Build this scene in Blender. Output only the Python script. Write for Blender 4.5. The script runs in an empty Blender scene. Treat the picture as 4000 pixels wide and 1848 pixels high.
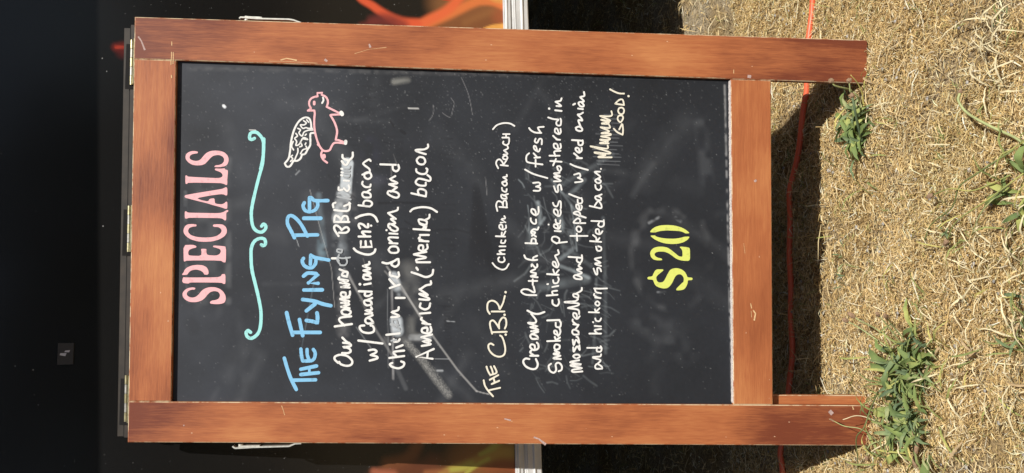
import bpy, math, random
import numpy as np
from mathutils import Vector, Matrix
random.seed(7); rng = np.random.default_rng(7)
S = bpy.context.scene
COL = S.collection

# ------------------------------------------------------------------ camera, light, exposure
cd = bpy.data.cameras.new('camera'); cam = bpy.data.objects.new('camera', cd); COL.objects.link(cam)
cd.sensor_width = 36; cd.lens = 34.2; cd.clip_start = .02; cd.clip_end = 500
Xp = Vector((.999005, -.0361688, .0261002)); Yp = Vector((-.0154433, .2684854, .96316)); Zp = Vector((-.041844, -.9626045, .2676596))
m = Matrix((( -Yp.x, Xp.x, Zp.x, -.062335), (-Yp.y, Xp.y, Zp.y, -1.263497), (-Yp.z, Xp.z, Zp.z, .90981), (0, 0, 0, 1)))
cam.matrix_world = m          # the phone was held upright and the picture lies on its side
S.camera = cam

SUN = Vector((.339, -.632, 1.0)).normalized()
w = bpy.data.worlds.new('World'); S.world = w; w.use_nodes = True
wn = w.node_tree.nodes; bg = wn['Background']
sky = wn.new('ShaderNodeTexSky'); sky.sky_type = 'NISHITA'; sky.sun_disc = False
sky.sun_elevation = math.asin(SUN.z); sky.sun_rotation = math.atan2(SUN.x, SUN.y)
w.node_tree.links.new(sky.outputs[0], bg.inputs[0]); bg.inputs[1].default_value = .05
sl = bpy.data.lights.new('sun', 'SUN'); so = bpy.data.objects.new('sun', sl); COL.objects.link(so)
sl.energy = 5.0; sl.angle = math.radians(.5); sl.color = (1, .955, .88)
so.rotation_euler = SUN.to_track_quat('Z', 'Y').to_euler()
S.view_settings.view_transform = 'Standard'; S.view_settings.look = 'None'
S.view_settings.exposure = 0.0; S.view_settings.gamma = 1
S.view_settings.use_curve_mapping = False
S.render.engine = 'CYCLES'

# ------------------------------------------------------------------ helpers
def link(o, parent=None):
    COL.objects.link(o)
    if parent: o.parent = parent
    return o

def mobj(name, verts, faces, mats, parent=None, smooth=False, fm=None, cols=None, link_it=True):
    me = bpy.data.meshes.new(name)
    me.from_pydata([tuple(map(float, v)) for v in verts], [], [tuple(f) for f in faces])
    if not isinstance(mats, (list, tuple)): mats = [mats]
    for q in mats: me.materials.append(q)
    if fm is not None: me.polygons.foreach_set('material_index', np.asarray(fm, dtype=np.int32))
    if smooth: me.polygons.foreach_set('use_smooth', [True]*len(me.polygons))
    if cols is not None:
        a = me.color_attributes.new('tint', 'FLOAT_COLOR', 'POINT')
        c = np.ones((len(verts), 4), np.float32); c[:, :3] = cols; a.data.foreach_set('color', c.ravel())
    me.update()
    o = bpy.data.objects.new(name, me)
    if link_it: link(o, parent)
    return o

def quads(name, P, Q, mat, parent=None, cols=None, smooth=False):
    """fast mesh: P (n,3) points, Q (m,4) quads"""
    me = bpy.data.meshes.new(name)
    P = np.asarray(P, np.float32); Q = np.asarray(Q, np.int32)
    me.vertices.add(len(P)); me.vertices.foreach_set('co', P.ravel())
    me.loops.add(Q.size); me.loops.foreach_set('vertex_index', Q.ravel())
    me.polygons.add(len(Q)); me.polygons.foreach_set('loop_start', np.arange(0, Q.size, 4, dtype=np.int32))
    if smooth: me.polygons.foreach_set('use_smooth', np.ones(len(Q), bool))
    me.materials.append(mat)
    if cols is not None:
        a = me.color_attributes.new('tint', 'FLOAT_COLOR', 'POINT')
        c = np.ones((len(P), 4), np.float32); c[:, :3] = cols; a.data.foreach_set('color', c.ravel())
    me.update(calc_edges=True); me.validate()
    o = bpy.data.objects.new(name, me); link(o, parent); return o

def thing(name, label, cat, loc=(0, 0, 0), rot=(0, 0, 0), group=None):
    o = bpy.data.objects.new(name, None); o.empty_display_size = .1
    link(o); o.location = loc; o.rotation_euler = rot; o['label'] = label; o['category'] = cat
    if group: o['group'] = group
    return o

def bev_prism(poly, z0, z1, b=.0012):
    """closed outline (ccw in xy) extruded z0..z1 with a small worn bevel on the front and back edges; returns v,f,fm"""
    n = len(poly); P = np.array(poly, float)
    def inset(P, d):
        out = []
        for i in range(n):
            a, p, c = P[i-1], P[i], P[(i+1) % n]
            e1 = (p-a)/np.linalg.norm(p-a); e2 = (c-p)/np.linalg.norm(c-p)
            n1 = np.array([-e1[1], e1[0]]); n2 = np.array([-e2[1], e2[0]])
            k = (n1+n2); k = k/max(1e-6, (k@n1)); out.append(p+k*d)
        return np.array(out)
    I = inset(P, b)
    v = [(x, y, z1) for x, y in I]+[(x, y, z1-b) for x, y in P]+[(x, y, z0+b) for x, y in P]+[(x, y, z0) for x, y in I]
    f = [tuple(range(n))]; fm = [0]
    for r in range(3):
        for i in range(n):
            j = (i+1) % n
            f.append((r*n+i, (r+1)*n+i, (r+1)*n+j, r*n+j)); fm.append(1 if r != 1 else 0)
    f.append(tuple(range(3*n, 4*n))[::-1]); fm.append(0)
    return v, f, fm

def box(x0, x1, y0, y1, z0, z1):
    v = [(x, y, z) for z in (z0, z1) for y in (y0, y1) for x in (x0, x1)]
    f = [(0, 2, 3, 1), (4, 5, 7, 6), (0, 1, 5, 4), (2, 6, 7, 3), (0, 4, 6, 2), (1, 3, 7, 5)]
    return v, f

def tube(pts, r, n=10, cap=True):
    pts = [Vector(p) for p in pts]; v = []; f = []
    if not hasattr(r, '__len__'): r = [r]*len(pts)
    up = Vector((0.13, .21, 1)).normalized()
    for i, p in enumerate(pts):
        t = (pts[min(i+1, len(pts)-1)]-pts[max(i-1, 0)]).normalized()
        a = t.cross(up)
        if a.length < 1e-4: a = t.cross(Vector((1, 0, 0)))
        a.normalize(); b = t.cross(a).normalized()
        for k in range(n):
            th = 2*math.pi*k/n; v.append(p+(a*math.cos(th)+b*math.sin(th))*r[i])
    for i in range(len(pts)-1):
        for k in range(n):
            f.append((i*n+k, i*n+(k+1) % n, (i+1)*n+(k+1) % n, (i+1)*n+k))
    if cap:
        f.append(tuple(range(n))[::-1]); f.append(tuple(range((len(pts)-1)*n, len(pts)*n)))
    return v, f

def join(parts):
    V = []; F = []
    for v, f in parts:
        o = len(V); V += list(v); F += [tuple(i+o for i in q) for q in f]
    return V, F

def catmull(P, step=5):
    P = [np.array(p, float) for p in P]
    if len(P) < 3: return P
    segs = []; run = [P[0]]
    for i in range(1, len(P)):                     # a doubled point is a sharp corner
        if np.allclose(P[i], P[i-1]): segs.append(run); run = [P[i]]
        else: run.append(P[i])
    segs.append(run); out = []
    for R in segs:
        if len(R) < 3: out += R; continue
        Q = [2*R[0]-R[1]]+R+[2*R[-1]-R[-2]]
        for i in range(1, len(Q)-2):
            for k in range(step):
                t = k/step
                out.append(.5*((2*Q[i])+(-Q[i-1]+Q[i+1])*t+(2*Q[i-1]-5*Q[i]+4*Q[i+1]-Q[i+2])*t*t+(-Q[i-1]+3*Q[i]-3*Q[i+1]+Q[i+2])*t**3))
        out.append(R[-1])
    return out

def NT(name):
    mt = bpy.data.materials.new(name); mt.use_nodes = True
    nt = mt.node_tree; return mt, nt, nt.nodes['Principled BSDF']

def N(nt, t, **k):
    n = nt.nodes.new(t)
    for a, b in k.items(): setattr(n, a, b)
    return n

def simple(name, col, rough=.6, metal=0, spec=.5, var=0, scale=60, bump=0):
    mt, nt, b = NT(name)
    b.inputs['Base Color'].default_value = (*col, 1); b.inputs['Roughness'].default_value = rough
    b.inputs['Metallic'].default_value = metal; b.inputs['Specular IOR Level'].default_value = spec
    if var or bump:
        tc = N(nt, 'ShaderNodeTexCoord'); no = N(nt, 'ShaderNodeTexNoise'); no.inputs['Scale'].default_value = scale; no.inputs['Detail'].default_value = 5
        nt.links.new(tc.outputs['Object'], no.inputs['Vector'])
        if var:
            mr = N(nt, 'ShaderNodeMapRange'); mr.inputs[1].default_value = .3; mr.inputs[2].default_value = .7
            mr.inputs[3].default_value = 1-var; mr.inputs[4].default_value = 1+var*.5
            mx = N(nt, 'ShaderNodeMix', data_type='RGBA', blend_type='MULTIPLY'); mx.inputs[0].default_value = 1
            mx.inputs[6].default_value = (*col, 1)
            nt.links.new(no.outputs['Fac'], mr.inputs[0]); nt.links.new(mr.outputs[0], mx.inputs[7]); nt.links.new(mx.outputs[2], b.inputs['Base Color'])
        if bump:
            bp = N(nt, 'ShaderNodeBump'); bp.inputs['Strength'].default_value = bump; bp.inputs['Distance'].default_value = .001
            nt.links.new(no.outputs['Fac'], bp.inputs['Height']); nt.links.new(bp.outputs[0], b.inputs['Normal'])
    return mt

def tinted(name, rough=.7, spec=.3, translucent=0, mul=None):
    mt, nt, b = NT(name)
    at = N(nt, 'ShaderNodeAttribute'); at.attribute_name = 'tint'
    b.inputs['Roughness'].default_value = rough; b.inputs['Specular IOR Level'].default_value = spec
    nt.links.new(at.outputs['Color'], b.inputs['Base Color'])
    if translucent:
        tr = N(nt, 'ShaderNodeBsdfTranslucent'); ms = N(nt, 'ShaderNodeMixShader'); ms.inputs[0].default_value = translucent
        out = nt.nodes['Material Output']
        nt.links.new(at.outputs['Color'], tr.inputs[0]); nt.links.new(b.outputs[0], ms.inputs[1]); nt.links.new(tr.outputs[0], ms.inputs[2]); nt.links.new(ms.outputs[0], out.inputs[0])
    return mt

# ------------------------------------------------------------------ materials
def wood(name, axis, seed, dark=(.17, .042, .020), mid=(.40, .128, .047), light=(.585, .245, .088), ends=None):
    mt, nt, b = NT(name); L = nt.links.new
    tc = N(nt, 'ShaderNodeTexCoord')
    mp = N(nt, 'ShaderNodeMapping'); mp.inputs['Location'].default_value = (seed*1.3, seed*.7, seed*.4)
    s = [120, 120, 120]; s[axis] = 5.0; mp.inputs['Scale'].default_value = s
    L(tc.outputs['Object'], mp.inputs[0])
    g = N(nt, 'ShaderNodeTexNoise'); g.inputs['Scale'].default_value = 1.6; g.inputs['Detail'].default_value = 6; g.inputs['Roughness'].default_value = .62; g.inputs['Distortion'].default_value = .7
    L(mp.outputs[0], g.inputs['Vector'])
    mp2 = N(nt, 'ShaderNodeMapping'); mp2.inputs['Location'].default_value = (seed*.3, seed*2.1, seed)
    s2 = [420, 420, 420]; s2[axis] = 26; mp2.inputs['Scale'].default_value = s2
    L(tc.outputs['Object'], mp2.inputs[0])
    g2 = N(nt, 'ShaderNodeTexNoise'); g2.inputs['Scale'].default_value = 2; g2.inputs['Detail'].default_value = 4
    L(mp2.outputs[0], g2.inputs['Vector'])
    bl = N(nt, 'ShaderNodeTexNoise'); bl.inputs['Scale'].default_value = 6.5; bl.inputs['Detail'].default_value = 4
    mp3 = N(nt, 'ShaderNodeMapping'); mp3.inputs['Location'].default_value = (seed*3.3, seed, 0); s3 = [1.6, 1.6, 1.6]; s3[axis] = .8; mp3.inputs['Scale'].default_value = s3; L(tc.outputs['Object'], mp3.inputs[0]); L(mp3.outputs[0], bl.inputs['Vector'])
    a1 = N(nt, 'ShaderNodeMath', operation='MULTIPLY'); a1.inputs[1].default_value = .22; L(g.outputs['Fac'], a1.inputs[0])
    a2 = N(nt, 'ShaderNodeMath', operation='MULTIPLY_ADD'); a2.inputs[1].default_value = .62; L(bl.outputs['Fac'], a2.inputs[0]); L(a1.outputs[0], a2.inputs[2])
    a3 = N(nt, 'ShaderNodeMath', operation='MULTIPLY_ADD'); a3.inputs[1].default_value = .22; L(g2.outputs['Fac'], a3.inputs[0]); L(a2.outputs[0], a3.inputs[2])
    last = a3.outputs[0]
    if ends:                                         # the stain was laid on darker towards the ends of this board
        sp = N(nt, 'ShaderNodeSeparateXYZ'); L(tc.outputs['Object'], sp.inputs[0])
        for lo, hi, amt in ends:
            mr = N(nt, 'ShaderNodeMapRange', interpolation_type='SMOOTHSTEP'); mr.inputs[1].default_value = lo; mr.inputs[2].default_value = hi; mr.inputs[3].default_value = 0; mr.inputs[4].default_value = -amt
            L(sp.outputs[axis], mr.inputs[0]); ad = N(nt, 'ShaderNodeMath', operation='ADD'); L(last, ad.inputs[0]); L(mr.outputs[0], ad.inputs[1]); last = ad.outputs[0]
    cr = N(nt, 'ShaderNodeValToRGB'); e = cr.color_ramp.elements
    e[0].position = .34; e[0].color = (*dark, 1); e[1].position = .74; e[1].color = (*light, 1)
    k = e.new(.52); k.color = (*mid, 1)
    L(last, cr.inputs[0])
    # small pale nicks and dings
    vo = N(nt, 'ShaderNodeTexVoronoi'); vo.inputs['Scale'].default_value = 55
    L(mp3.outputs[0], vo.inputs['Vector'])
    lt = N(nt, 'ShaderNodeMath', operation='LESS_THAN'); lt.inputs[1].default_value = .055; L(vo.outputs['Distance'], lt.inputs[0])
    sc = N(nt, 'ShaderNodeSeparateColor'); L(vo.outputs['Color'], sc.inputs[0])
    gt = N(nt, 'ShaderNodeMath', operation='GREATER_THAN'); gt.inputs[1].default_value = .72; L(sc.outputs[0], gt.inputs[0])
    mu = N(nt, 'ShaderNodeMath', operation='MULTIPLY'); L(lt.outputs[0], mu.inputs[0]); L(gt.outputs[0], mu.inputs[1])
    mu2 = N(nt, 'ShaderNodeMath', operation='MULTIPLY'); L(mu.outputs[0], mu2.inputs[0]); mu2.inputs[1].default_value = .7
    mx = N(nt, 'ShaderNodeMix', data_type='RGBA'); L(mu2.outputs[0], mx.inputs[0]); L(cr.outputs[0], mx.inputs[6]); mx.inputs[7].default_value = (.72, .52, .36, 1)
    L(mx.outputs[2], b.inputs['Base Color'])
    b.inputs['Roughness'].default_value = .42; b.inputs['Specular IOR Level'].default_value = .42
    rr = N(nt, 'ShaderNodeMapRange'); rr.inputs[3].default_value = .34; rr.inputs[4].default_value = .6; L(bl.outputs['Fac'], rr.inputs[0]); L(rr.outputs[0], b.inputs['Roughness'])
    bp = N(nt, 'ShaderNodeBump'); bp.inputs['Strength'].default_value = .25; bp.inputs['Distance'].default_value = .0006
    L(g2.outputs['Fac'], bp.inputs['Height']); L(bp.outputs[0], b.inputs['Normal'])
    return mt

def worn():
    mt, nt, b = NT('worn_edge'); L = nt.links.new
    tc = N(nt, 'ShaderNodeTexCoord'); no = N(nt, 'ShaderNodeTexNoise'); no.inputs['Scale'].default_value = 34; no.inputs['Detail'].default_value = 7; no.inputs['Roughness'].default_value = .75
    L(tc.outputs['Object'], no.inputs['Vector'])
    cr = N(nt, 'ShaderNodeValToRGB'); e = cr.color_ramp.elements; e[0].position = .42; e[0].color = (.36, .12, .05, 1); e[1].position = .56; e[1].color = (.70, .55, .36, 1)
    L(no.outputs['Fac'], cr.inputs[0]); L(cr.outputs[0], b.inputs['Base Color']); b.inputs['Roughness'].default_value = .7
    return mt
M_worn = worn()
M_stileL = wood('stained_wood_long', 1, 3.1, ends=[(.90, 1.06, .20), (.26, .06, .17)])
M_stileR = wood('stained_wood_long', 1, 8.7, ends=[(.86, 1.05, .22), (.32, .08, .20)])
M_railT = wood('stained_wood_cross', 0, 5.2, ends=[(-.02, .05, .06)])
M_railB = wood('stained_wood_cross', 0, 1.4, dark=(.26, .075, .03))
M_back = wood('stained_wood_back', 1, 2.2)
M_brass = simple('aged_brass', (.36, .33, .20), .42, .7, var=.35, scale=300)
M_hsteel = simple('tarnished_steel', (.38, .37, .34), .5, .6, var=.3, scale=300)
M_steel = simple('dull_zinc_steel', (.72, .71, .64), .45, .55, var=.2, scale=200)

# ------------------------------------------------------------------ board plane: trace sheet -> board (metres)
H = (6.680056640709182e-06, -0.0003679057775492921, 0.32410241095240816, -0.000376947103792518, -1.8256908077470186e-08, 1.280907671606895, -1.6088420514351797e-05, 1.052636023566557e-05)
HWL = (4.5246993731955285e-06, -0.0003921736828011174, 0.3645545878323819, -0.0004348377902120359, 2.785069271847824e-05, 1.267543905549103, -6.67811287859123e-05, 3.610134145098712e-05)
def hom(h, x, y):
    d = h[6]*x+h[7]*y+1
    return ((h[0]*x+h[1]*y+h[2])/d, (h[3]*x+h[4]*y+h[5])/d)
def bd(x, y): return hom(H, x, y)

CROP = dict(A=(680, 560, .3361), B=(680, 920, .3530), C=(1080, 320, .3025), D=(1080, 740, .3361), E=(1080, 1130, .3613), F=(1280, 560, .3697),
            G=(1280, 1000, .3866), H=(2480, 840, .2690), I=(1840, 440, .3193), J=(1840, 780, .3193), K=(1840, 1140, .3697), L=(2180, 320, .2689),
            M=(2000, 600, .3361), N=(2000, 980, .4202), Q=(940, 480, .1512), U=(1480, 560, .4202), V=(1480, 1040, .4706), X=(2100, 300, .3363), S=(0, 0, 1.0))
def cpts(c, s):
    x0, y0, k = CROP[c]
    out = []
    for p in s.split():
        a, b = p.split(','); out.append((x0+float(a)*k, y0+float(b)*k))
    return out

WRITING = {}     # name -> list of (crop, width, strokes)
WRITING['swirl_flourish'] = [
 ('Q', 82, "330,380 270,410 210,390 205,310 240,240 320,220 400,235 480,310 540,400 565,520 565,650 555,850 520,1050 490,1180"),
 ('A', 37, "1032,-60 1030,40 1015,230 975,380 930,560 895,720 885,830 900,950 940,1010 1000,1030 1045,1000 1055,960 1030,935 1005,960"),
 ('B', 36, "955,100 975,110 1000,90 990,40 940,30 880,60 845,130 840,230 850,380 890,550 925,700 950,850 945,1000 915,1090 850,1140 800,1125 785,1080 805,1055 835,1075")]
WRITING['pig_drawing'] = [
 ('C', 25, "640,310 655,260 650,215 620,175 572,155 572,155 580,128 580,128 518,130 518,130 522,175 522,175 480,182 440,202 415,240 415,290 440,332 440,332 395,360 395,360 440,358 480,358 480,358 485,400 480,450 478,540 485,620 500,690 525,770 560,840 600,880 640,885 680,870 700,830 730,785 780,775 865,785; 640,310 720,350 800,390; 810,410 740,412 685,415 685,415 730,490 760,560 775,630 765,700 757,738 757,738 800,745 865,770; 580,885 568,930 590,990 645,1035; 590,940 610,935 615,965 595,970 590,945; 525,800 540,815"),
 ('C', 34, "478,248 478,275")]
WRITING['wing_drawing'] = [
 ('C', 23, "440,575 435,520 415,465 370,448 320,465 270,510 225,590 195,680 175,780 165,880 145,980 95,1045 95,1045 120,1085 165,1080 210,1010 210,1010 260,1010 300,980 320,930 320,930 360,920 395,860 425,810 428,750 430,660 470,650"),
 ('C', 17, "340,490 375,520 345,545 300,545 330,590 370,580 400,590 455,590; 265,590 300,610 280,650 320,690 345,640 400,615 460,610; 240,655 260,690 225,720 250,760 240,810 280,800 310,750 340,710 395,735 330,725; 300,770 320,815 290,830; 370,780 360,800; 205,760 185,820 210,870; 195,940 175,960 200,985 170,1020; 265,850 265,900 240,960 220,1010; 370,820 380,850 330,870 300,920; 380,480 405,510; 375,665 360,680"),
 ('C', 23, "592,190 598,225 580,262"), ('C', 50, "828,385 840,408"), ('C', 42, "886,758 884,785")]
WRITING['title_lettering'] = [
 ('E', 36, "75,750 110,870 150,980 205,1090; 165,990 415,985; 255,928 447,908; 255,870 425,835"), ('E', 26, "345,925 348,855"),
 ('E', 34, "255,650 262,720 275,780; 275,780 350,780 385,770 405,740 410,690 390,655; 345,770 325,715 322,655"),
 ('E', 38, "100,255 125,360 165,500; 165,470 465,470; 240,330 258,420 275,505; 315,340 380,350 435,365 435,365 436,300 430,258; 275,112 400,130 490,160 580,180; 315,235 410,160"),
 ('D', 40, "310,1170 525,1168; 475,1092 362,1087 362,1087 480,982 480,982 360,972 305,1008"),
 ('D', 38, "305,800 290,830 310,880 360,910 410,905 445,860 450,820; 385,870 390,762 390,762 440,790 600,820; 195,555 200,530 200,530 470,525; 200,560 160,480 120,400 120,330 150,300 200,320 260,380 310,460 350,540"),
 ('D', 44, "310,332 505,332"), ('D', 38, "315,150 300,190 325,240 380,255 440,235 470,190 470,150; 375,220 375,90 375,90 400,95 440,125 590,125")]
WRITING['handwritten_line'] = [
 ('G', 21, "100,1085 65,1050 70,1020 120,1003 190,1015 240,1060 235,1100 190,1115 130,1100 110,1075; 140,985 200,985 228,965 205,935 145,925 145,925 225,915 215,890 150,880; 215,885 185,870 142,828; 65,715 240,690; 165,705 112,655 130,625 232,612; 200,600 150,590 135,560 170,540 220,555 225,580 200,600; 215,530 130,515 130,515 215,490 130,475 130,475 215,460 130,440 130,432 212,420; 175,415 175,375 135,370 130,400 170,420 215,400 220,360; 215,320 130,315 130,315 215,290 120,270 120,270 205,250 108,235 112,215; 190,205 195,165 160,160 140,195 190,210; 175,160 115,135"),
 ('D', 24, "637,800 690,800; 715,540 670,470 665,430 690,415 730,440 750,470 750,470 790,440 820,440 835,470 800,500 720,500; 665,375 670,320 690,300 730,330 740,360 740,360 770,310 810,310 825,340 825,375; 665,375 840,375; 665,235 740,245 820,245 845,210 840,150; 780,190 850,160; 655,205 650,165 680,150"),
 ('F', 20, "110,460 112,490 150,485; 165,470 200,500 225,470 215,440; 165,387 220,392; 135,330 150,335; 140,300 156,305; 138,262 156,265"),
 ('C', 27, "845,935 850,975 900,1000 930,1005 975,960 978,905; 835,1015 870,1060 900,1060 930,1010")]
WRITING['handwritten_line.001'] = [
 ('G', 21, "420,1062 495,1040 490,1020 430,1005 430,1005 475,985 490,965 460,950 410,957; 305,858 550,888; 365,705 325,710 320,735 350,770 410,782 455,770 465,740 450,710 430,705; 455,680 400,685 375,660 390,630 430,640 455,675; 400,625 450,600; 375,588 445,578 375,550 375,550 440,545 435,520; 435,495 390,500 365,475 375,450 430,460 440,490; 385,450 445,425; 310,357 440,362; 375,365 372,400 410,405 440,385; 365,290 430,278; 420,235 375,235 355,215 370,195 420,205 432,230; 360,190 430,175 365,150 365,145 435,130 435,130 352,100 352,100 415,82 415,60"),
 ('G', 26, "320,285 322,287"),
 ('D', 25, "893,685 930,720 1010,750 1080,755 1130,730 1145,695; 975,600 975,670 975,670 1105,665 1105,665 1090,600; 1035,665 1030,600; 950,545 1085,545; 1030,540 990,497 1010,487 1085,490; 965,450 950,420 960,395 1000,405 1030,430 1060,435 1060,400; 1094,418 1096,419; 915,330 980,300 1080,285 1140,315 1170,370"),
 ('F', 20, "320,650 440,665; 440,665 380,655 375,620 400,600 450,610 465,640 440,665; 430,570 380,565 360,535 380,510 440,525 450,560 430,570; 400,515 445,485; 365,400 360,425 390,455 440,455 450,430; 385,310 385,350 420,372 455,350 450,315 420,300 385,310; 362,325 440,300; 440,300 435,265 380,222 375,200 430,165 450,180")]
WRITING['handwritten_line.002'] = [
 ('G', 21, "650,1085 625,1100 650,1125 710,1140 760,1120 770,1085 740,1070; 620,1035 770,1015; 700,1025 665,985 680,970 770,960; 690,930 755,905; 665,845 670,870 710,865 725,845; 590,800 725,785; 640,622 720,610 640,568 640,568 705,550 715,520; 685,425 775,425; 625,325 725,290; 680,300 650,270 620,235; 690,210 630,195 625,165; 720,200 700,220; 720,198 712,165; 550,65 600,75 660,55 700,30; 655,60 640,85 680,108 715,80 712,30"),
 ('G', 24, "624,894 626,896"),
 ('U', 18, "85,990 110,960 160,960 180,990 165,1015 110,1015 85,990; 95,925 170,930; 125,925 88,890 100,872 175,875; 95,835 170,840; 67,805 69,805; 100,790 85,770 95,745 150,770 175,795 150,815 110,800 100,780; 95,750 150,740 108,700 155,700 155,700 88,650 92,643 165,620 175,595; 85,440 80,465 130,495 170,500 185,475 160,450 110,440 85,440; 110,445 165,405; 165,405 100,380 100,375 170,365 95,330 95,330 150,300; 10,190 155,195; 125,205 130,240 160,255 185,230 178,195")]
WRITING['handwritten_line.003'] = [
 ('V', 17, "445,772 310,755 310,755 455,690; 400,765 405,715; 355,665 430,650 360,625 360,625 430,620 360,595 360,590 440,570; 400,550 400,515 360,520 360,550 410,560 435,540 428,505; 425,485 360,475; 395,475 350,445 355,430; 340,395 425,388; 345,310 340,340 380,360 415,345 425,310; 335,275 410,280 410,265 340,235 345,230 405,240 340,195 345,190 390,160 430,150 430,125; 270,50 330,70 390,90 440,70 450,30; 310,12 322,30"),
 ('U', 18, "350,1105 475,1105; 350,1100 350,1080 440,1060 335,1035 335,1028 440,1008; 410,990 408,950 375,950 370,985 410,1000 450,975 448,940; 460,910 375,905; 415,905 370,885 380,870; 380,850 465,850; 320,795 470,805; 400,800 420,770 378,745; 430,800 440,765; 440,760 380,740 372,705 440,720 440,760; 430,710 465,690 470,660; 290,630 320,605 400,590 480,600 540,635; 300,460 435,490; 370,478 362,435 390,420 435,440 435,490; 435,362 430,388 370,385 340,358 365,325 410,330 470,345 478,315 450,290; 345,235 350,260 390,280 435,275 450,240 440,228; 375,120 350,150 370,185 410,190 430,165 415,130 375,120; 435,95 400,85 350,68 345,55 420,50 455,30 455,5")]
WRITING['dish_name_lettering'] = [
 ('K', 18, "135,940 150,1000 190,1060 235,1110; 195,1045 310,1020; 220,980 300,945; 200,935 290,885; 250,955 240,915; 165,795 180,840 205,885 205,885 265,865 270,840 245,790; 235,870 225,830 210,795; 240,565 210,550 185,570 195,620 240,670 300,690 350,670 365,610 350,530 330,480 310,465; 225,430 380,425; 225,445 205,370 205,320 235,305 270,340 300,390 300,390 300,330 335,275 370,290 375,350 360,390; 220,210 355,210; 200,235 175,190 180,120 220,95 265,110 295,150 305,190 305,190 340,120 360,45"),
 ('K', 24, "368,454 370,456; 356,244 358,246; 367,4 369,6")]
WRITING['dish_subtitle_lettering'] = [
 ('J', 19, "265,775 310,825 380,855 430,840 465,785; 350,705 335,720 345,755 390,765 415,740 405,705; 325,665 415,665; 385,665 350,625 415,615; 350,570 425,570; 375,495 370,525 410,528 425,495; 305,445 420,450; 375,445 380,400; 390,450 425,385; 390,362 385,310 355,305 350,340 390,365 430,345 430,312; 365,278 425,275 425,275 370,235 370,235 420,225 410,198; 325,135 310,60 335,15 380,30 395,70; 350,85 445,92; 395,60 400,15 430,10 440,50 440,90"),
 ('I', 19, "440,1050 385,1045 370,1010 385,1000 430,1020 440,1045; 400,1010 455,990; 380,915 390,950 430,965 440,930; 390,870 385,850 430,840 442,870 420,890 400,880 390,865; 385,845 440,820 400,790 400,785 440,775 440,755; 335,675 310,620 320,580 350,565 380,590 400,630; 365,635 455,645; 400,630 435,580; 440,570 400,560 395,535 430,520 450,545 435,570; 400,508 450,498 410,460 410,455 455,430 450,405; 400,345 395,370 430,390 460,375 470,340 470,310; 385,298 465,298; 395,255 475,255; 432,298 432,255; 270,195 320,145 400,120 480,125 535,155")]
WRITING['handwritten_line.004'] = [
 ('K', 20, "620,715 580,710 555,740 580,790 640,820 690,815 710,770 690,715; 715,680 630,680; 670,678 630,645 640,625; 680,615 675,570 640,560 630,590 670,620 715,600 715,560 700,540; 710,500 650,500 630,470 650,450 700,470 712,495; 650,445 715,425; 640,420 715,405 640,380 640,375 710,370 710,370 615,335 620,330 680,330 690,300 640,235; 600,200 660,230 720,235 780,215"),
 ('J', 21, "805,1170 680,1165 620,1130 640,1100 700,1100 760,1130 785,1130 770,1060; 710,995 815,995; 760,1045 760,975; 820,950 740,940 750,930 800,920; 800,900 740,885 745,870 790,850; 745,815 750,790 790,830 815,820 815,790; 655,680 680,720 760,740 815,735; 775,740 765,710 815,685; 670,530 815,535; 740,535 750,480 790,480 800,525; 750,440 790,400 745,385; 800,450 740,400 770,360 815,365 832,335; 735,225 740,260 770,290 800,285 800,240; 800,190 790,130 750,110 745,150 790,185 830,160 830,85"),
 ('I', 20, "770,950 840,950 850,915 800,900 800,900 850,880 835,850 765,855; 665,690 770,745 940,795; 715,490 685,520 680,570 700,600 780,615 880,628; 795,570 795,655; 850,540 780,545; 815,540 770,490; 815,465 800,410 775,400 780,440 830,470 850,435; 795,310 785,345 815,360 840,315 870,320 870,380; 715,180 740,210 790,235 865,240; 860,240 825,185 835,170 895,165")]
WRITING['handwritten_line.005'] = [
 ('K', 19, "850,765 825,790 840,840 880,860 905,830 900,770 935,755 965,790 960,830 930,845; 955,715 885,710 885,700 950,680 885,665 885,655 940,650 890,625; 930,610 900,615 885,590 900,560 940,570 940,600 925,612; 810,525 945,520; 905,520 890,480; 910,510 945,485; 925,470 910,420 885,415 890,445 935,460 950,420 940,385; 810,305 940,300; 900,330 905,370 945,375 955,335 940,305; 865,90 870,130 910,150 935,120 930,80"),
 ('J', 20, "930,1175 1065,1165; 1010,1165 1000,1125 1060,1115; 1000,1070 1075,1055; 938,1035 950,1033; 1010,985 1020,1020 1060,1020 1080,980 1070,950; 935,910 1080,920; 1030,915 1010,855; 1040,910 1080,860; 1055,830 1040,770 1010,760 1010,800 1060,830 1080,795; 1080,790 1060,740 1035,690 1040,680 1080,660 1070,615; 1045,530 1180,515; 1055,535 1000,500 1000,460 1040,450 1085,475 1085,515; 1030,380 1105,385; 954,301 956,303; 1070,350 1065,310 1025,300 1025,335 1080,355 1100,315; 1040,240 1050,280 1090,290 1100,250; 1070,200 1065,130 1025,115 1025,160 1080,200 1105,160 1100,120; 1008,35 1025,70 1060,75 1085,15 1105,30 1105,100"),
 ('I', 20, "1020,895 1045,960 1070,960 1070,890 1100,880 1115,940; 1020,835 1105,830 1030,785 1030,775 1100,775 1020,740 1090,730; 1070,690 1060,655 1090,650 1110,680 1090,710 1065,690; 975,585 1115,595; 1010,640 1045,560; 965,520 1090,520; 1040,525 1025,470 1100,460; 1075,440 1060,380 1020,375 1025,420 1070,440 1105,420 1100,375; 1095,325 1050,320; 1070,325 1035,300 1010,275; 1080,240 1060,190 1035,190 1035,230 1080,255 1105,230 1100,190; 950,50 1015,70 1075,75; 1075,80 1050,110 1060,145 1100,145 1108,90 1100,65"),
 ('X', 20, "210,380 285,388; 225,330 280,330 230,290 215,280 270,270 285,240"), ('X', 26, "139,360 141,361")]
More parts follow.
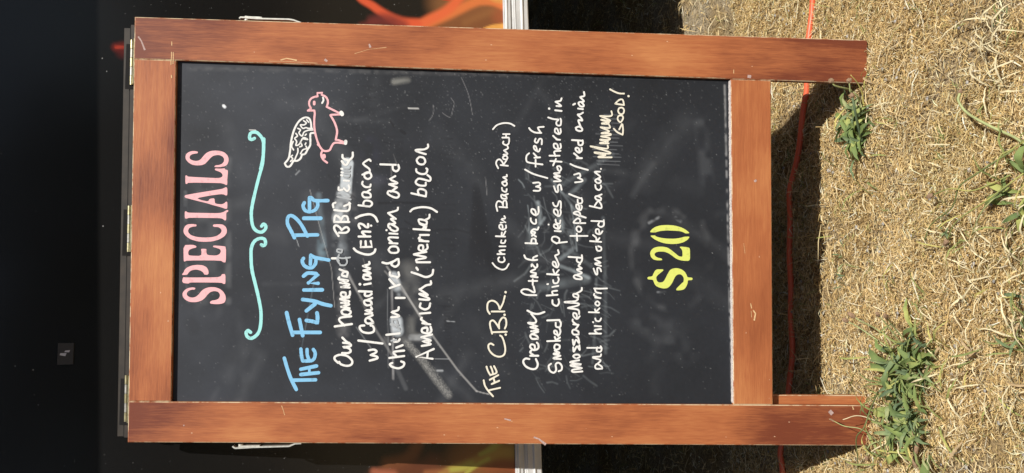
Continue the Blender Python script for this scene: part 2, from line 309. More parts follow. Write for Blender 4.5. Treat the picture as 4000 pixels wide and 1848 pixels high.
WRITING['handwritten_line.006'] = [
 ('N', 16, "660,1125 575,1130 570,1110 655,1095 560,1075 560,1065 650,1060 545,1040 630,1020; 600,1005 575,985 590,970 625,970 635,990 605,1005; 575,900 580,940 610,890 635,925 632,880; 570,830 580,880 600,830 630,860 620,810 605,800; 625,780 580,780 565,755 580,735 620,750 625,775; 590,738 620,700; 625,690 575,685; 610,690 572,660 570,640; 610,630 605,590 578,580 578,610 610,635 635,610; 630,590 620,550 535,535 535,530 615,510 620,490 505,480 505,475 590,470 620,450; 620,440 580,425 580,400 620,410 622,435; 600,400 650,370 655,345; 655,265 600,260 580,240 600,225 650,245 655,265; 610,222 655,205 615,180 615,170 655,165 625,140 640,120; 530,55 605,60 650,65; 610,65 610,95 640,110 658,80 655,40"),
 ('M', 19, "685,955 885,955; 765,1010 760,930; 770,905 755,870 770,845 800,850 815,880 800,905 770,905; 860,805 740,805 725,790 770,750 800,770 795,805; 865,742 800,720 730,695 730,680 775,670 800,700 790,725; 790,650 785,600 755,590 760,630 800,655 820,620 812,600; 670,465 730,490 800,515; 770,530 775,570 810,575 825,550 815,512; 740,330 815,320 825,300 770,275 770,275 800,265 790,225 730,240; 685,115 750,145 890,185"),
 ('L', 26, "280,1100 355,1100; 310,1095 265,1050 240,1030; 320,1020 310,960 270,950 265,980 310,1020 350,990 350,950; 210,835 350,845; 300,860 310,905 350,910 370,880 365,840; 265,655 280,690 330,705 360,690 350,660 310,640 265,655; 345,655 320,600 305,545 360,550 340,510 295,465 330,460 370,435; 300,375 370,385; 228,320 255,305; 320,330 305,295 340,280 380,320 375,345 340,345 320,330; 340,280 385,270 335,215 340,205 390,190 385,135")]
WRITING['handwritten_line.007'] = [
 ('N', 15, "840,1100 790,1100 780,1075 800,1055 840,1080 845,1100; 800,1055 830,1020 765,1000 765,990 825,985 835,965; 705,905 830,905; 800,900 795,935 830,940 840,910 830,890; 725,772 835,772; 800,770 775,740 835,728; 775,700 835,705; 759,664 762,667; 780,630 790,652 820,655 835,630; 720,572 815,575; 785,572 778,545; 790,565 820,535; 795,510 780,490 800,470 820,490 810,510 795,510; 830,440 780,435; 810,437 770,415 772,400; 770,350 820,352 890,350; 835,395 790,385 775,355; 765,165 785,215 800,215 800,160 825,165 835,190; 835,140 785,125 785,115 830,110 780,80 785,70 835,60"),
 ('M', 19, "985,1080 1000,1125 1040,1125 1045,1090 1010,1075; 915,1015 1045,1025; 990,1015 985,975 950,945; 1000,1010 1025,980; 1025,930 1015,880 985,880 985,920 1030,935 1060,900; 930,780 1060,785; 1020,800 1010,830 1040,850 1075,830 1075,770; 910,605 1000,625 1045,630 1045,590 1010,550 970,600; 1040,540 990,530 975,500 1000,490 1040,510 1042,535; 1000,490 1050,470; 975,360 985,400 1020,420 1045,390 1040,365; 1000,340 975,310 1000,290 1040,310 1030,335 1000,340; 1000,288 1035,265 975,215 980,205 1030,205; 1041,172 1043,173")]
WRITING['remark_lettering'] = [
 ('L', 23, "790,1088 610,1088 610,1075 700,1055 555,1025 560,1015 745,1035 750,1010 505,935 505,930 690,960 735,950 730,915; 745,885 630,885 630,875 735,860 630,835 635,828 740,835 760,810 645,785 650,780 765,765 765,745 650,740 655,730 755,710 640,655 640,650 720,660 765,655 755,620; 745,602 655,598 655,590 750,580 645,545 650,540 750,558 760,545 635,490 635,485 750,490 795,470 785,415"),
 ('L', 23, "820,670 870,720 950,760 950,760 955,680 945,590 945,590 900,680; 875,520 890,485 940,480 955,520 920,575 885,550 875,520; 885,400 900,370 945,365 970,400 955,450 910,455 885,420 885,400; 840,305 840,305 900,250 950,250 970,325 970,325 840,305; 765,95 830,130 900,155 970,158"), ('L', 32, "1034,194 1036,196")]

HEADING = [('A', ["262,90 230,82 190,82 150,95 122,120 115,150 120,180 150,215 190,240 240,250 300,248 340,235 375,200 410,160 440,138 480,128 520,130 555,150 568,175 565,205 545,230 510,245 470,248 455,258 455,270 520,270 570,262 605,240 620,200 620,165 605,130 575,100 530,82 480,76 430,78 390,88 355,108 325,140 300,172 275,192 240,198 200,192 172,178 162,160 170,135 195,118 230,112 258,108",
  "113,370 130,365 140,378 160,382 460,398 520,395 548,380 550,360 535,335 500,318 460,305 460,285 520,288 575,282 580,298 610,305 612,330 605,400 605,475 590,480 565,465 520,455 150,450 130,468 115,462",
  "107,600 150,590 250,572 400,548 540,525 575,510 590,503 605,515 605,600 580,600 570,590 530,585 400,602 245,632 300,655 380,672 398,640 455,632 458,680 470,698 540,705 575,690 580,678 605,672 605,755 585,758 530,738 440,715 380,695 270,668 180,645 107,625",
  "107,790 122,784 135,797 160,803 480,808 520,805 560,795 600,770 618,775 612,792 592,800 592,890 575,893 545,870 500,865 160,860 130,872 108,868",
  "245,940 200,934 140,938 110,960 92,1000 95,1040 125,1080 180,1115 260,1138 340,1143 430,1138 510,1115 570,1080 598,1040 600,1000 585,965 550,940 500,936 440,940 435,958 450,968 500,970 530,990 540,1015 525,1045 480,1075 420,1090 330,1093 240,1085 180,1065 150,1035 145,1010 160,980 200,965 243,962"]),
 ('B', ["88,105 190,100 232,115 230,132 190,140 155,155 140,180 142,210 160,222 285,225 290,175 282,155 290,145 345,147 342,180 350,215 450,222 490,205 505,175 495,150 455,135 415,125 420,108 520,115 562,122 560,295 535,298 500,275 130,275 95,290 90,270",
  "75,425 72,438 130,435 145,410 175,385 230,375 280,388 310,410 318,432 355,435 368,420 365,385 345,350 300,328 240,324 180,332 130,352 100,380 92,405",
  "85,460 105,465 300,465 470,462 505,450 515,428 555,425 555,535 535,538 510,522 300,520 155,520 150,532 110,530 85,525 72,505",
  "222,580 190,574 140,582 100,605 76,640 80,680 110,715 160,738 230,740 290,722 330,690 360,650 390,625 430,615 470,622 490,645 495,670 480,700 450,715 400,722 382,738 385,755 440,762 500,760 545,745 560,705 555,665 530,620 490,590 440,573 380,572 330,585 290,612 260,650 230,678 190,690 150,682 125,660 125,635 145,612 180,600 215,600"])]
PRICE = [('H', ["235,240 260,205 310,170 380,148 480,140 590,148 690,175 750,205 800,245 810,262 750,265 730,250 680,232 600,225 480,220 390,228 340,240 315,250 245,248",
  "240,295 310,293 325,310 390,328 480,340 590,342 680,330 735,312 805,310 812,320 780,360 720,395 640,415 550,420 450,410 370,385 300,350 255,315",
  "412,655 340,658 285,645 250,610 234,560 250,510 290,475 350,458 420,457 490,470 550,510 610,560 660,600 705,605 710,580 708,520 690,485 670,470 675,455 800,468 818,490 820,640 800,665 740,665 670,655 610,630 560,590 500,550 440,530 370,528 320,540 298,565 310,595 350,620 400,628 413,645",
  "428,795 430,805 400,830 345,875 325,905 330,940 345,970 380,982 420,975 445,950 470,900 495,850 525,800 570,775 630,770 690,785 740,820 770,870 782,906 855,910 855,945 787,947 785,985 770,1030 740,1075 700,1092 615,1097 620,1070 670,1020 700,990 725,970 730,920 710,880 680,860 640,862 605,890 585,930 560,985 520,1040 480,1065 430,1068 370,1055 320,1030 295,990 280,940 200,935 198,900 270,890 285,850 310,805 340,788 420,788"])]

# ------------------------------------------------------------------ the sign
sign = thing('chalkboard_sign', 'wooden framed chalkboard sign with handwritten pizza specials, leaning against the black trailer', 'sign', (0, 0, 0), (math.radians(78), 0, 0))
SH = .0149
def sy(x, y): return y+SH*x
T = .013; REC = .0078
def piece(name, poly, z0, z1, mt, parent=sign, label=None, b=.0011):
    v, f, fm = bev_prism(poly, z0, z1, b)
    o = mobj(name, v, f, [mt, M_worn], parent, fm=fm)
    if label: o['label'] = label
    return o
def rounded(p, r=.004, n=3): return p
TOP = 1.0865
g = .0003
piece('stile', [(-.3048, -.0043), (-.2452, -.0043), (-.2475, sy(-.247, TOP)), (-.3052, sy(-.305, TOP))], -T, 0, M_stileL)
# the right foot has rounded corners
piece('stile', [(.239, .0045), (.302, .0035), (.3045, .0055), (.3052, .009), (.3058, sy(.305, TOP)), (.2446, sy(.245, TOP))], -T, 0, M_stileR)
piece('top_rail', [(-.2473+g, sy(-.247, 1.0267)), (.2443-g, sy(.244, 1.0267)), (.2446-g, sy(.245, TOP)), (-.2475+g, sy(-.247, TOP))], -T+.0002, -.0004, M_railT)
piece('bottom_rail', [(-.2456+g, .1473), (.2397-g, .1524), (.2399-g, sy(.24, .2105)), (-.2458+g, sy(-.246, .2105))], -T+.0002, -.0003, M_railB)
# hidden rear half of the folded sign
bk = .0055
for x0, x1 in ((-.2995, -.2375), (.2395, .2995)):
    piece('rear_stile', [(x0+bk, -.002), (x1+bk-.0, -.002), (x1+.001, sy(x0, TOP)), (x0+.001, sy(x0, TOP))], -2*T-.0018, -T-.0018, M_back)
piece('rear_rail', [(-.232, 1.025), (.244, 1.03), (.24, 1.088), (-.236, 1.082)], -2*T-.0016, -T-.002, M_back)
piece('rear_rail', [(-.2319, .150), (.2448, .153), (.2448, .21), (-.2319, .206)], -2*T-.0016, -T-.002, M_back)
v, f = box(-.2375, .2445, .205, 1.028, -.023, -.019)
mobj('rear_chalkboard', v, f, simple('black_board_back', (.02, .021, .024), .6), sign)

# chalkboard face: colour per point (haze of rubbed chalk, tone paler towards the top, smears, scratches, clean patches)
NX, NY = 400, 660
bx = np.linspace(-.2492, .2472, NX); by = np.linspace(.2045, 1.0345, NY)
GX, GY = np.meshgrid(bx, by)
def smooth_noise(shape, cells, seed):
    r = np.random.default_rng(seed); ny, nx = shape
    cy = max(2, int(cells*ny/nx)+2); cx = cells+2
    g = r.random((cy, cx)); yy = np.linspace(0, cy-1.001, ny); xx = np.linspace(0, cx-1.001, nx)
    y0 = yy.astype(int); x0 = xx.astype(int); fy = (yy-y0)[:, None]; fx = (xx-x0)[None]
    fy = fy*fy*(3-2*fy); fx = fx*fx*(3-2*fx)
    a = g[np.ix_(y0, x0)]; b = g[np.ix_(y0, x0+1)]; c = g[np.ix_(y0+1, x0)]; d = g[np.ix_(y0+1, x0+1)]
    return (a*(1-fx)+b*fx)*(1-fy)+(c*(1-fx)+d*fx)*fy
nz = lambda c, s: smooth_noise((NY, NX), c, s)
haze = .5*nz(3, 1)+.3*nz(8, 2)+.2*nz(22, 3)
fine = nz(120, 4)*.6+nz(200, 5)*.4
lv = .014+.027*haze*(.40+1.05*np.clip((GY-.35)/.6, 0, 1))+.004*(fine-.5)
BASE = np.stack([lv*.90, lv*1.02, lv*1.30], -1)
def seg_dist(px, py, a, b, X=None, Y=None):
    X = GX if X is None else X; Y = GY if Y is None else Y
    ax, ay = a; bx_, by_ = b; dx, dy = bx_-ax, by_-ay; L2 = dx*dx+dy*dy+1e-12
    t = np.clip(((X-ax)*dx+(Y-ay)*dy)/L2, 0, 1)
    return np.hypot(X-ax-t*dx, Y-ay-t*dy), t
PX = .000378
def smear(pts, wd, alpha, col=(.50, .53, .57), soft=.5, noise=None, dirn=None):
    """pts on the trace sheet, wd in trace units"""
    P = [bd(*p) for p in pts]; wdm = wd*PX/2
    xs = [p[0] for p in P]; ys = [p[1] for p in P]; pad = wdm*(1+soft)+.003
    i0, i1 = np.searchsorted(by, min(ys)-pad), np.searchsorted(by, max(ys)+pad)
    j0, j1 = np.searchsorted(bx, min(xs)-pad), np.searchsorted(bx, max(xs)+pad)
    if i1-i0 < 1 or j1-j0 < 1: return
    X = GX[i0:i1, j0:j1]; Y = GY[i0:i1, j0:j1]; a = np.zeros_like(X)
    for p, q in zip(P[:-1], P[1:]):
        d, t = seg_dist(0, 0, p, q, X, Y)
        a = np.maximum(a, np.clip((wdm*(1+soft)-d)/(2*soft*wdm+1e-9), 0, 1))
    if noise is not None: a = a*np.clip(noise[i0:i1, j0:j1], 0, 1)
    a = (a*alpha)[..., None]
    BASE[i0:i1, j0:j1] = BASE[i0:i1, j0:j1]*(1-a)+np.array(col)*a
streakV = np.clip(smooth_noise((NY, NX), 150, 11)*1.3-.15, 0, 1)
n_r = np.clip(nz(90, 12)*1.6-.3, 0, 1); n_c = np.clip(nz(40, 13)*1.8-.4, 0, 1); n_f = np.clip(np.random.default_rng(14).random((NY, NX))*1.5-.3, 0, 1)
# faint broad wipes
for k in range(46):
    x0 = random.uniform(700, 2840); y0 = random.uniform(280, 1540); ang = random.choice([0, 1.57, .9, 2.2])+random.uniform(-.35, .35); ln = random.uniform(60, 330)
    smear([(x0, y0), (x0+ln*math.cos(ang)*.5+random.uniform(-20, 20), y0+ln*math.sin(ang)*.5), (x0+ln*math.cos(ang), y0+ln*math.sin(ang))], random.uniform(14, 60), random.uniform(.012, .045), noise=n_c*.5+.5, soft=.95)
# wiped-out words
smear([(1360, 636), (1350, 745)], 44, .88, (.58, .64, .69), .12, n_r*.4+.7)
smear([(1346, 740), (1324, 850)], 52, .70, (.56, .60, .64), .25, n_r*.7+.25)
smear([(1325, 850), (1322, 960)], 46, .26, (.42, .46, .5), .5, n_r)
smear([(1330, 965), (1335, 1075)], 42, .26, (.42, .48, .54), .6, n_c)
smear([(1352, 640), (1378, 860)], 30, .14, (.5, .5, .52), .8, n_r)
smear([(1334, 1080), (1332, 1300)], 40, .16, (.5, .5, .52), .6, n_r)
smear([(1541, 1255), (1545, 1292)], 44, .80, (.60, .66, .72), .3, n_r*.4+.65)
smear([(1534, 1078), (1546, 1122)], 32, .72, (.58, .64, .70), .4, n_r*.4+.6)
smear([(1556, 1120), (1562, 1148)], 30, .42, (.5, .55, .6), .5, n_r)
smear([(1592, 1050), (1606, 1180)], 56, .16, (.5, .5, .48), .7, n_c)
smear([(1608, 1150), (1612, 1290)], 50, .20, (.5, .5, .47), .7, n_c)
smear([(1600, 1320), (1668, 1318)], 22, .40, (.6, .64, .68), .4, n_r*.5+.5)
smear([(1500, 1330), (1660, 1325)], 28, .14, (.5, .5, .5), .8, n_c)
smear([(1440, 560), (1470, 700)], 60, .10, (.1, .1, .2), .9, n_c)
# sweeping chalk strokes
smear([(1582, 1341), (1640, 1410), (1692, 1484), (1742, 1546)], 22, .42, (.60, .60, .58), .7, n_f*.55+.35)
smear([(1600, 1345), (1690, 1450), (1752, 1540)], 10, .2, (.60, .60, .58), .8, n_f)
smear([(1508, 1042), (1562, 1115), (1628, 1225), (1690, 1322), (1780, 1448), (1852, 1530)], 7, .36, (.6, .6, .6), .5)
smear([(1500, 1060), (1580, 1150), (1640, 1240)], 7, .2, (.6, .6, .6), .5)
smear([(1852, 1530), (1880, 1538), (1900, 1542)], 5, .4, (.6, .6, .6), .3)
smear([(1355, 1068), (1400, 1160), (1460, 1290), (1520, 1385)], 9, .22, (.6, .6, .6), .6, n_c*.5+.4)
smear([(1340, 1050), (1420, 1190)], 7, .2, (.6, .6, .6), .6)
smear([(1210, 740), (1245, 880), (1290, 1050), (1300, 1200)], 3, .28, (.6, .6, .6), .4)
smear([(1526, 1120), (1527, 1300), (1526, 1482)], 8, .34, (.6, .6, .62), .4, n_c*.5+.5)
smear([(1508, 1130), (1508, 1440)], 3, .2); smear([(1385, 1280), (1440, 1360)], 5, .2); smear([(1540, 1440), (1575, 1520)], 16, .08)
for a, b in (((1560, 660), (1540, 600)), ((1535, 780), (1530, 640)), ((1415, 1010), (1450, 1120)), ((1240, 960), (1250, 1010)), ((1245, 760), (1262, 960)), ((1225, 1080), (1160, 1400))):
    smear([a, b], 20 if a[0] == 1240 or a[0] == 1245 else 4, .16, (.45, .6, .7) if a[0] < 1300 else (.6, .6, .6), .6, n_c*.6+.4)
smear([(1252, 940), (1258, 1000)], 26, .25, (.3, .5, .62), .7, n_r)
for P_ in (((1812, 300), (1835, 355), (1846, 400), (1853, 445)), ((1770, 380), (1782, 400), (1776, 425), (1770, 450)), ((1699, 408), (1701, 430), (1694, 452), (1682, 468)), ((1735, 438), (1752, 450), (1765, 456)), ((1905, 760), (1903, 725), (1900, 690))):
    smear([tuple(q) for q in catmull(P_, 4)], 2.4, .26, (.5, .5, .52), .7)
smear([(1602, 419), (1640, 421)], 6, .6, (.7, .7, .7), .3)
smear([(1546, 316), (1600, 308)], 26, .22, (.5, .5, .46), .4, n_c)
smear([(1545, 318), (1600, 306)], 12, .16, (.5, .5, .46), .4, n_r)
smear([(1740, 1255), (1770, 1258)], 4, .5); smear([(1700, 1450), (1720, 1450)], 7, .6); smear([(1690, 1403), (1745, 1404)], 2.5, .4)
smear([(876, 410), (880, 414)], 11, .95, (.8, .84, .9), .3); smear([(975, 504), (1001, 505)], 2.5, .8, (.8, .8, .8), .3)
smear([(1155, 680), (1170, 665)], 5, .4); smear([(1155, 935), (1163, 962)], 3, .5)
# dark, clean or wet marks
dk = (.012, .013, .017)
smear([(1480, 792), (1560, 790), (1680, 793)], 9, .75, dk, .3); smear([(1284, 682), (1330, 730), (1400, 780), (1470, 830)], 7, .5, dk, .6, n_c*.7+.3)
smear([(1565, 893), (1640, 899), (1700, 897), (1780, 895), (1832, 909)], 8, .45, dk, .6); smear([(1582, 863), (1622, 886)], 7, .6, dk, .5)
smear([(1530, 470), (1545, 492)], 8, .8, dk, .4); smear([(1572, 508), (1586, 518)], 13, .85, dk, .3); smear([(1504, 552), (1530, 560)], 6, .6, dk, .4)
for k in range(14):
    t = k/13; smear([(1862+14*t, 725+255*t), (1866+20*t, 745+255*t)], 27+t*66, .30, dk, .15)
smear([(1910, 1000), (1925, 1045)], 34, .45, dk, .3); smear([(1928, 900), (1945, 960)], 40, .5, dk, .3, n_r)
smear([(735, 1262), (746, 1285)], 48, .4, (.022, .024, .03), .4); smear([(1150, 390), (1195, 385)], 60, .35, (.02, .024, .035), .8, n_c)
smear([(1840, 1000), (1848, 1060)], 30, .2, dk, .5)
smear([(2290, 560), (2290, 1540)], 60, .2, dk, .6); smear([(2060, 500), (2230, 560)], 160, .12, dk, .8)
# ghosts of older lettering
def ghost(pts, wd=8, a=.34): smear(pts, wd, a, dk, .4, n_c*.5+.5)
for (gx, gy, n_) in ((1455, 500, 9), (1560, 620, 5), (1640, 440, 6), (1755, 700, 9), (1760, 1050, 14), (1740, 1350, 9), (1390, 580, 5)):
    y = gy
    for q in range(n_):
        t = random.random()
        if t < .35: ghost([(gx-30, y), (gx+18, y+3)])
        elif t < .7: ghost([(gx-4, y), (gx-10, y-12), (gx+10, y-16), (gx+16, y-2), (gx-2, y)], 6)
        else: ghost([(gx+16, y), (gx-8, y-4), (gx-8, y-12), (gx+16, y-16)], 6)
        y -= random.uniform(17, 26)
# rubbed zone around the lower paragraph
for k in range(210):
    x0 = random.choice([2078, 2155, 2240, 2330])+random.gauss(0, 22); y0 = random.uniform(620, 1500)
    if random.random() < .45:
        ln = random.uniform(10, 60); a = random.choice([0, 1.57])+random.gauss(0, .15)
    else:
        ln = random.uniform(15, 110); a = random.choice([.9, 2.2, .6])+random.gauss(0, .3)
    c = random.gauss(0, .35)
    p1 = (x0+ln*.5*math.cos(a), y0+ln*.5*math.sin(a)); p2 = (p1[0]+ln*.5*math.cos(a+c), p1[1]+ln*.5*math.sin(a+c))
    smear([(x0, y0), p1, p2], random.uniform(2, 7), random.uniform(.03, .15), (.55, .62, .66), .9, n_c*.4+.6)
for (x0, y0, x1, y1, w_, a_) in ((2110, 1120, 2290, 1090, 30, .16), (2180, 1035, 2300, 1085, 12, .35), (2190, 1010, 2240, 970, 14, .3), (2200, 720, 2400, 600, 16, .12), (2225, 760, 2290, 700, 14, .25), (2160, 700, 2270, 850, 9, .2), (2105, 790, 2110, 870, 14, .4),
                                  (2080, 900, 2075, 945, 30, .2), (2082, 905, 2130, 850, 10, .3), (2235, 800, 2255, 980, 6, .3), (2360, 850, 2362, 1380, 12, .10), (2190, 850, 2195, 900, 20, .3), (2230, 905, 2262, 930, 16, .2), (2330, 1090, 2310, 1420, 9, .12),
                                  (2200, 960, 2310, 1040, 14, .14), (2030, 700, 2052, 730, 5, .3), (2160, 620, 2280, 650, 3, .2), (2065, 800, 2067, 900, 4, .25)):
    smear([(x0, y0), ((x0+x1)/2+4, (y0+y1)/2), (x1, y1)], w_, a_, (.52, .6, .65), .7, n_c*.5+.5)
for k in range(14):                                     # horizontal ticks left by the wiped 'Mmmm'
    y0 = 445+k*15; smear([(2330+random.uniform(-10, 40), y0), (2430+random.uniform(-20, 15), y0+3)], 3, .2)
# rubbed ring round the price
for r_, a_, t0, t1 in ((170, .07, 1.6, 4.2), (150, .06, 2.4, 5.2), (190, .04, -.6, 1.0)):
    pts = [(2615+r_*.85*math.cos(t)+random.gauss(0, 2), 1000+r_*1.2*math.sin(t)) for t in np.linspace(t0, t1, 14)]
    smear(pts, 22, a_, (.5, .52, .55), .95, n_c)
smear([(2540, 870), (2580, 848)], 10, .3, noise=n_r); smear([(2645, 850), (2665, 865)], 12, .3, noise=n_r); smear([(2570, 1142), (2620, 1138)], 8, .3, noise=n_r)
smear([(2530, 700), (2580, 610), (2640, 530), (2700, 470)], 70, .035, soft=.95, noise=n_c*.4+.6); smear([(2500, 1250), (2680, 1380)], 80, .04, noise=n_c); smear([(2480, 760), (2520, 690), (2560, 640)], 22, .04, soft=.9)
smear([(2750, 480), (2770, 700)], 50, .05, noise=n_c)
smear([(2845, 330), (2856, 1570)], 7, .35, (.6, .6, .6), .8, n_r)
smear([(700, 262), (2800, 300)], 16, .07, (.6, .6, .6), .8, n_r)
# pale rub round the pink heading
smear([(720, 750), (725, 1180)], 14, .14, noise=n_r); smear([(890, 620), (880, 1180)], 26, .10, noise=n_c); smear([(800, 745), (810, 1190)], 90, .05, noise=n_c)
# specks
for k in range(3800):
    x0 = random.uniform(700, 2850); y0 = random.uniform(255, 1560)
    if random.random() < .3: x0 = random.uniform(1300, 2450)
    if random.random() < .35: y0 = random.triangular(255, 800, 270)
    smear([(x0, y0), (x0+random.uniform(-1, 1), y0+random.uniform(-1, 1))], 3.2, min(.5, random.expovariate(1/.055)), (.62, .64, .66), .7)
BASE = np.clip(BASE, .006, .9)
zz = np.full(GX.size, -REC)
P = np.stack([GX.ravel(), GY.ravel(), zz], -1)
P[:, 1] += SH*P[:, 0]
idx = np.arange(NX*NY).reshape(NY, NX)
Qd = np.stack([idx[:-1, :-1], idx[:-1, 1:], idx[1:, 1:], idx[1:, :-1]], -1).reshape(-1, 4)
M_board = tinted('chalkboard_paint', .55, .30)
board = quads('chalkboard', P, Qd, M_board, sign, cols=BASE.reshape(-1, 3))
v, f = box(-.2490, .2470, .2075, 1.03, -.0125, -.0086)
mobj('backing_sheet', v, f, simple('hardboard', (.10, .07, .045), .8), sign)
# chalk dust lying on the ledge of the bottom rail
dv = []; df = []
xs = np.linspace(-.243, .238, 170)
for i, x in enumerate(xs):
    h = .0009+.0007*random.random(); y = sy(x, .2107)
    dv += [(x, y, -.0076), (x, y+h, -.0073), (x, y+h*.5, -.0012), (x, y, -.0009)]
for i in range(len(xs)-1):
    for k in range(3): df.append((i*4+k, i*4+k+1, (i+1)*4+k+1, (i+1)*4+k))
o = mobj('chalk_dust', dv, df, simple('chalk_dust', (.66, .60, .57), .9, var=.5, scale=700), sign)

def paintmat(name, col, rough=.55):
    mt, nt, b = NT(name); L = nt.links.new
    tc = N(nt, 'ShaderNodeTexCoord'); no = N(nt, 'ShaderNodeTexNoise'); no.inputs['Scale'].default_value = 170; no.inputs['Detail'].default_value = 4
    L(tc.outputs['Object'], no.inputs['Vector'])
    cr = N(nt, 'ShaderNodeValToRGB'); e = cr.color_ramp.elements
    e[0].position = .30; e[0].color = (*[c*.80 for c in col], 1); e[1].position = .42; e[1].color = (*col, 1)
    L(no.outputs['Fac'], cr.inputs[0]); L(cr.outputs[0], b.inputs['Base Color']); b.inputs['Roughness'].default_value = rough
    return mt
M_pink = paintmat('pink_chalk_paint', (.86, .46, .50)); M_white = paintmat('white_chalk_paint', (.80, .80, .79)); M_cream = paintmat('cream_chalk_paint', (.80, .76, .64))
M_blue = paintmat('blue_chalk_paint', (.22, .52, .80)); M_aqua = paintmat('aqua_chalk_paint', (.34, .76, .76)); M_lime = paintmat('lime_chalk_paint', (.68, .74, .16))
zt = [-REC+.00018]
def ribbons(name, groups, mt, label=None, gap=None, fat=1.03):
    """painted strokes; with a gap given, strokes further apart than it (along the line) become objects of their own: words"""
    strokes = []
    for crop, wd, text in groups:
        for st in text.split(';'):
            p = cpts(crop, st.strip()); strokes.append((min(q[1] for q in p), max(q[1] for q in p), crop, wd, st.strip()))
    strokes.sort(key=lambda a: -a[1]); words = []
    for st in strokes:
        if words and (gap is None or words[-1][0]-st[1] < gap): words[-1][1].append(st); words[-1][0] = min(words[-1][0], st[0])
        else: words.append([st[0], [st]])
    for _, ws in words:
        V = []; F = []
        for _a, _b, crop, wd, st in ws:
            k = CROP[crop][2]
            pts = catmull(cpts(crop, st))
            pts = [np.array(bd(*p)) for p in pts]
            out = [pts[0]]
            for p in pts[1:]:
                if np.linalg.norm(p-out[-1]) > 1e-5: out.append(p)
            r = wd*k*PX/2*fat; n = len(out); zt[0] += .0000012
            if n == 1: continue
            L_ = []; R_ = []
            for i in range(n):
                t = out[min(i+1, n-1)]-out[max(i-1, 0)]; t = t/(np.linalg.norm(t)+1e-9); nn = np.array([-t[1], t[0]])
                rr = r*(1+random.uniform(-.07, .07))
                L_.append(out[i]+nn*rr); R_.append(out[i]-nn*rr)
            def emit(p): V.append((p[0], p[1], zt[0])); return len(V)-1
            li = [emit(p) for p in L_]; ri = [emit(p) for p in R_]
            for i in range(n-1): F.append((ri[i], ri[i+1], li[i+1], li[i]))
            for end, c, t in ((0, out[0], out[0]-out[1]), (1, out[-1], out[-1]-out[-2])):   # round tips
                t = t/(np.linalg.norm(t)+1e-9); a0 = math.atan2(t[1], t[0])
                ci = emit(c); fan = [emit(c+r*np.array([math.cos(a0+a), math.sin(a0+a)])) for a in np.linspace(-1.57, 1.57, 6)]
                for a, b_ in zip(fan[:-1], fan[1:]): F.append((ci, a, b_))
            for c in out[1:-1:2]:                      # round fill so that tight turns stay full
                zt[0] += .0000002; ci = emit(c); fan = [emit(c+r*.98*np.array([math.cos(a), math.sin(a)])) for a in np.linspace(0, 2*math.pi, 9)[:-1]]
                for q in range(8): F.append((ci, fan[q], fan[(q+1) % 8]))
        o = mobj(name, V, F, mt, board)
        if label: o['label'] = label
def blobs(name, groups, mt, label):
    import mathutils.geometry as mg
    V = []; F = []
    for crop, polys in groups:
        for t in polys:
            P0 = cpts(crop, t); P0 = [np.array(p) for p in P0]
            n = len(P0); P1 = []
            for i in range(n):                         # soften corners a little
                a, b_ = P0[i], P0[(i+1) % n]; P1 += [a*.8+b_*.2, a*.2+b_*.8]
            pts = [bd(*p) for p in P1]; base = len(V)
            V += [(p[0], p[1], -REC+.0002) for p in pts]
            for tri in mg.tessellate_polygon([[Vector((p[0], p[1], 0)) for p in pts]]):
                a, b_, c = tri
                ar = (pts[b_][0]-pts[a][0])*(pts[c][1]-pts[a][1])-(pts[b_][1]-pts[a][1])*(pts[c][0]-pts[a][0])
                F.append((base+a, base+b_, base+c) if ar > 0 else (base+a, base+c, base+b_))
    o = mobj(name, V, F, mt, board); o['label'] = label
blobs('heading_lettering', HEADING, M_pink, 'pink serif word SPECIALS')
blobs('price_lettering', PRICE, M_lime, 'lime green price $20')
ribbons('swirl_flourish', WRITING['swirl_flourish'][:2], M_aqua, 'pale blue curling flourish, right half', fat=1)
ribbons('swirl_flourish', WRITING['swirl_flourish'][2:], M_aqua, 'pale blue curling flourish, left half', fat=1)
ribbons('title_word', WRITING['title_lettering'], M_blue, None, 22, 1.05)
ribbons('pig_drawing', WRITING['pig_drawing'], M_pink, 'pink outline of a pig')
ribbons('wing_drawing', WRITING['wing_drawing'][:2], M_white, 'white feathered wing of the pig', fat=1.05)
for k, nm in ((2, 'pig_smile'), (3, 'pig_hoof'), (4, 'pig_hoof')): ribbons(nm, WRITING['wing_drawing'][k:k+1], M_white, None, fat=1)
for i in range(8): ribbons('handwritten_word', WRITING['handwritten_line' + ('' if i == 0 else '.%03d' % i)], M_white, None, 9.5)
M_fade = paintmat('rubbed_chalk_paint', (.40, .43, .46))
WRITING['rubbed'] = [('G', 20, "725,745 640,700 650,690 720,735; 700,690 690,650 650,650 660,690 710,700; 640,860 690,850"),
 ('D', 22, "755,700 705,695 700,720 745,735 760,700; 720,830 700,790 760,800 850,790; 735,880 790,880 815,840 800,790; 740,880 700,820 720,760"),
 ('F', 18, "165,350 215,350 220,320 165,315; 165,290 225,290; 165,265 220,262 230,235; 110,520 230,560; 95,560 240,590")]
ribbons('rubbed_word', WRITING['rubbed'], M_fade, None, 9.5, .9)
ribbons('dish_name_word', WRITING['dish_name_lettering'], M_cream, None, 16)
ribbons('dish_subtitle_word', WRITING['dish_subtitle_lettering'], M_white, None, 14)
ribbons('remark_word', WRITING['remark_lettering'][:1], M_cream, 'cream word Mmmm'); ribbons('remark_word', WRITING['remark_lettering'][1:], M_cream, 'cream word GOOD!')

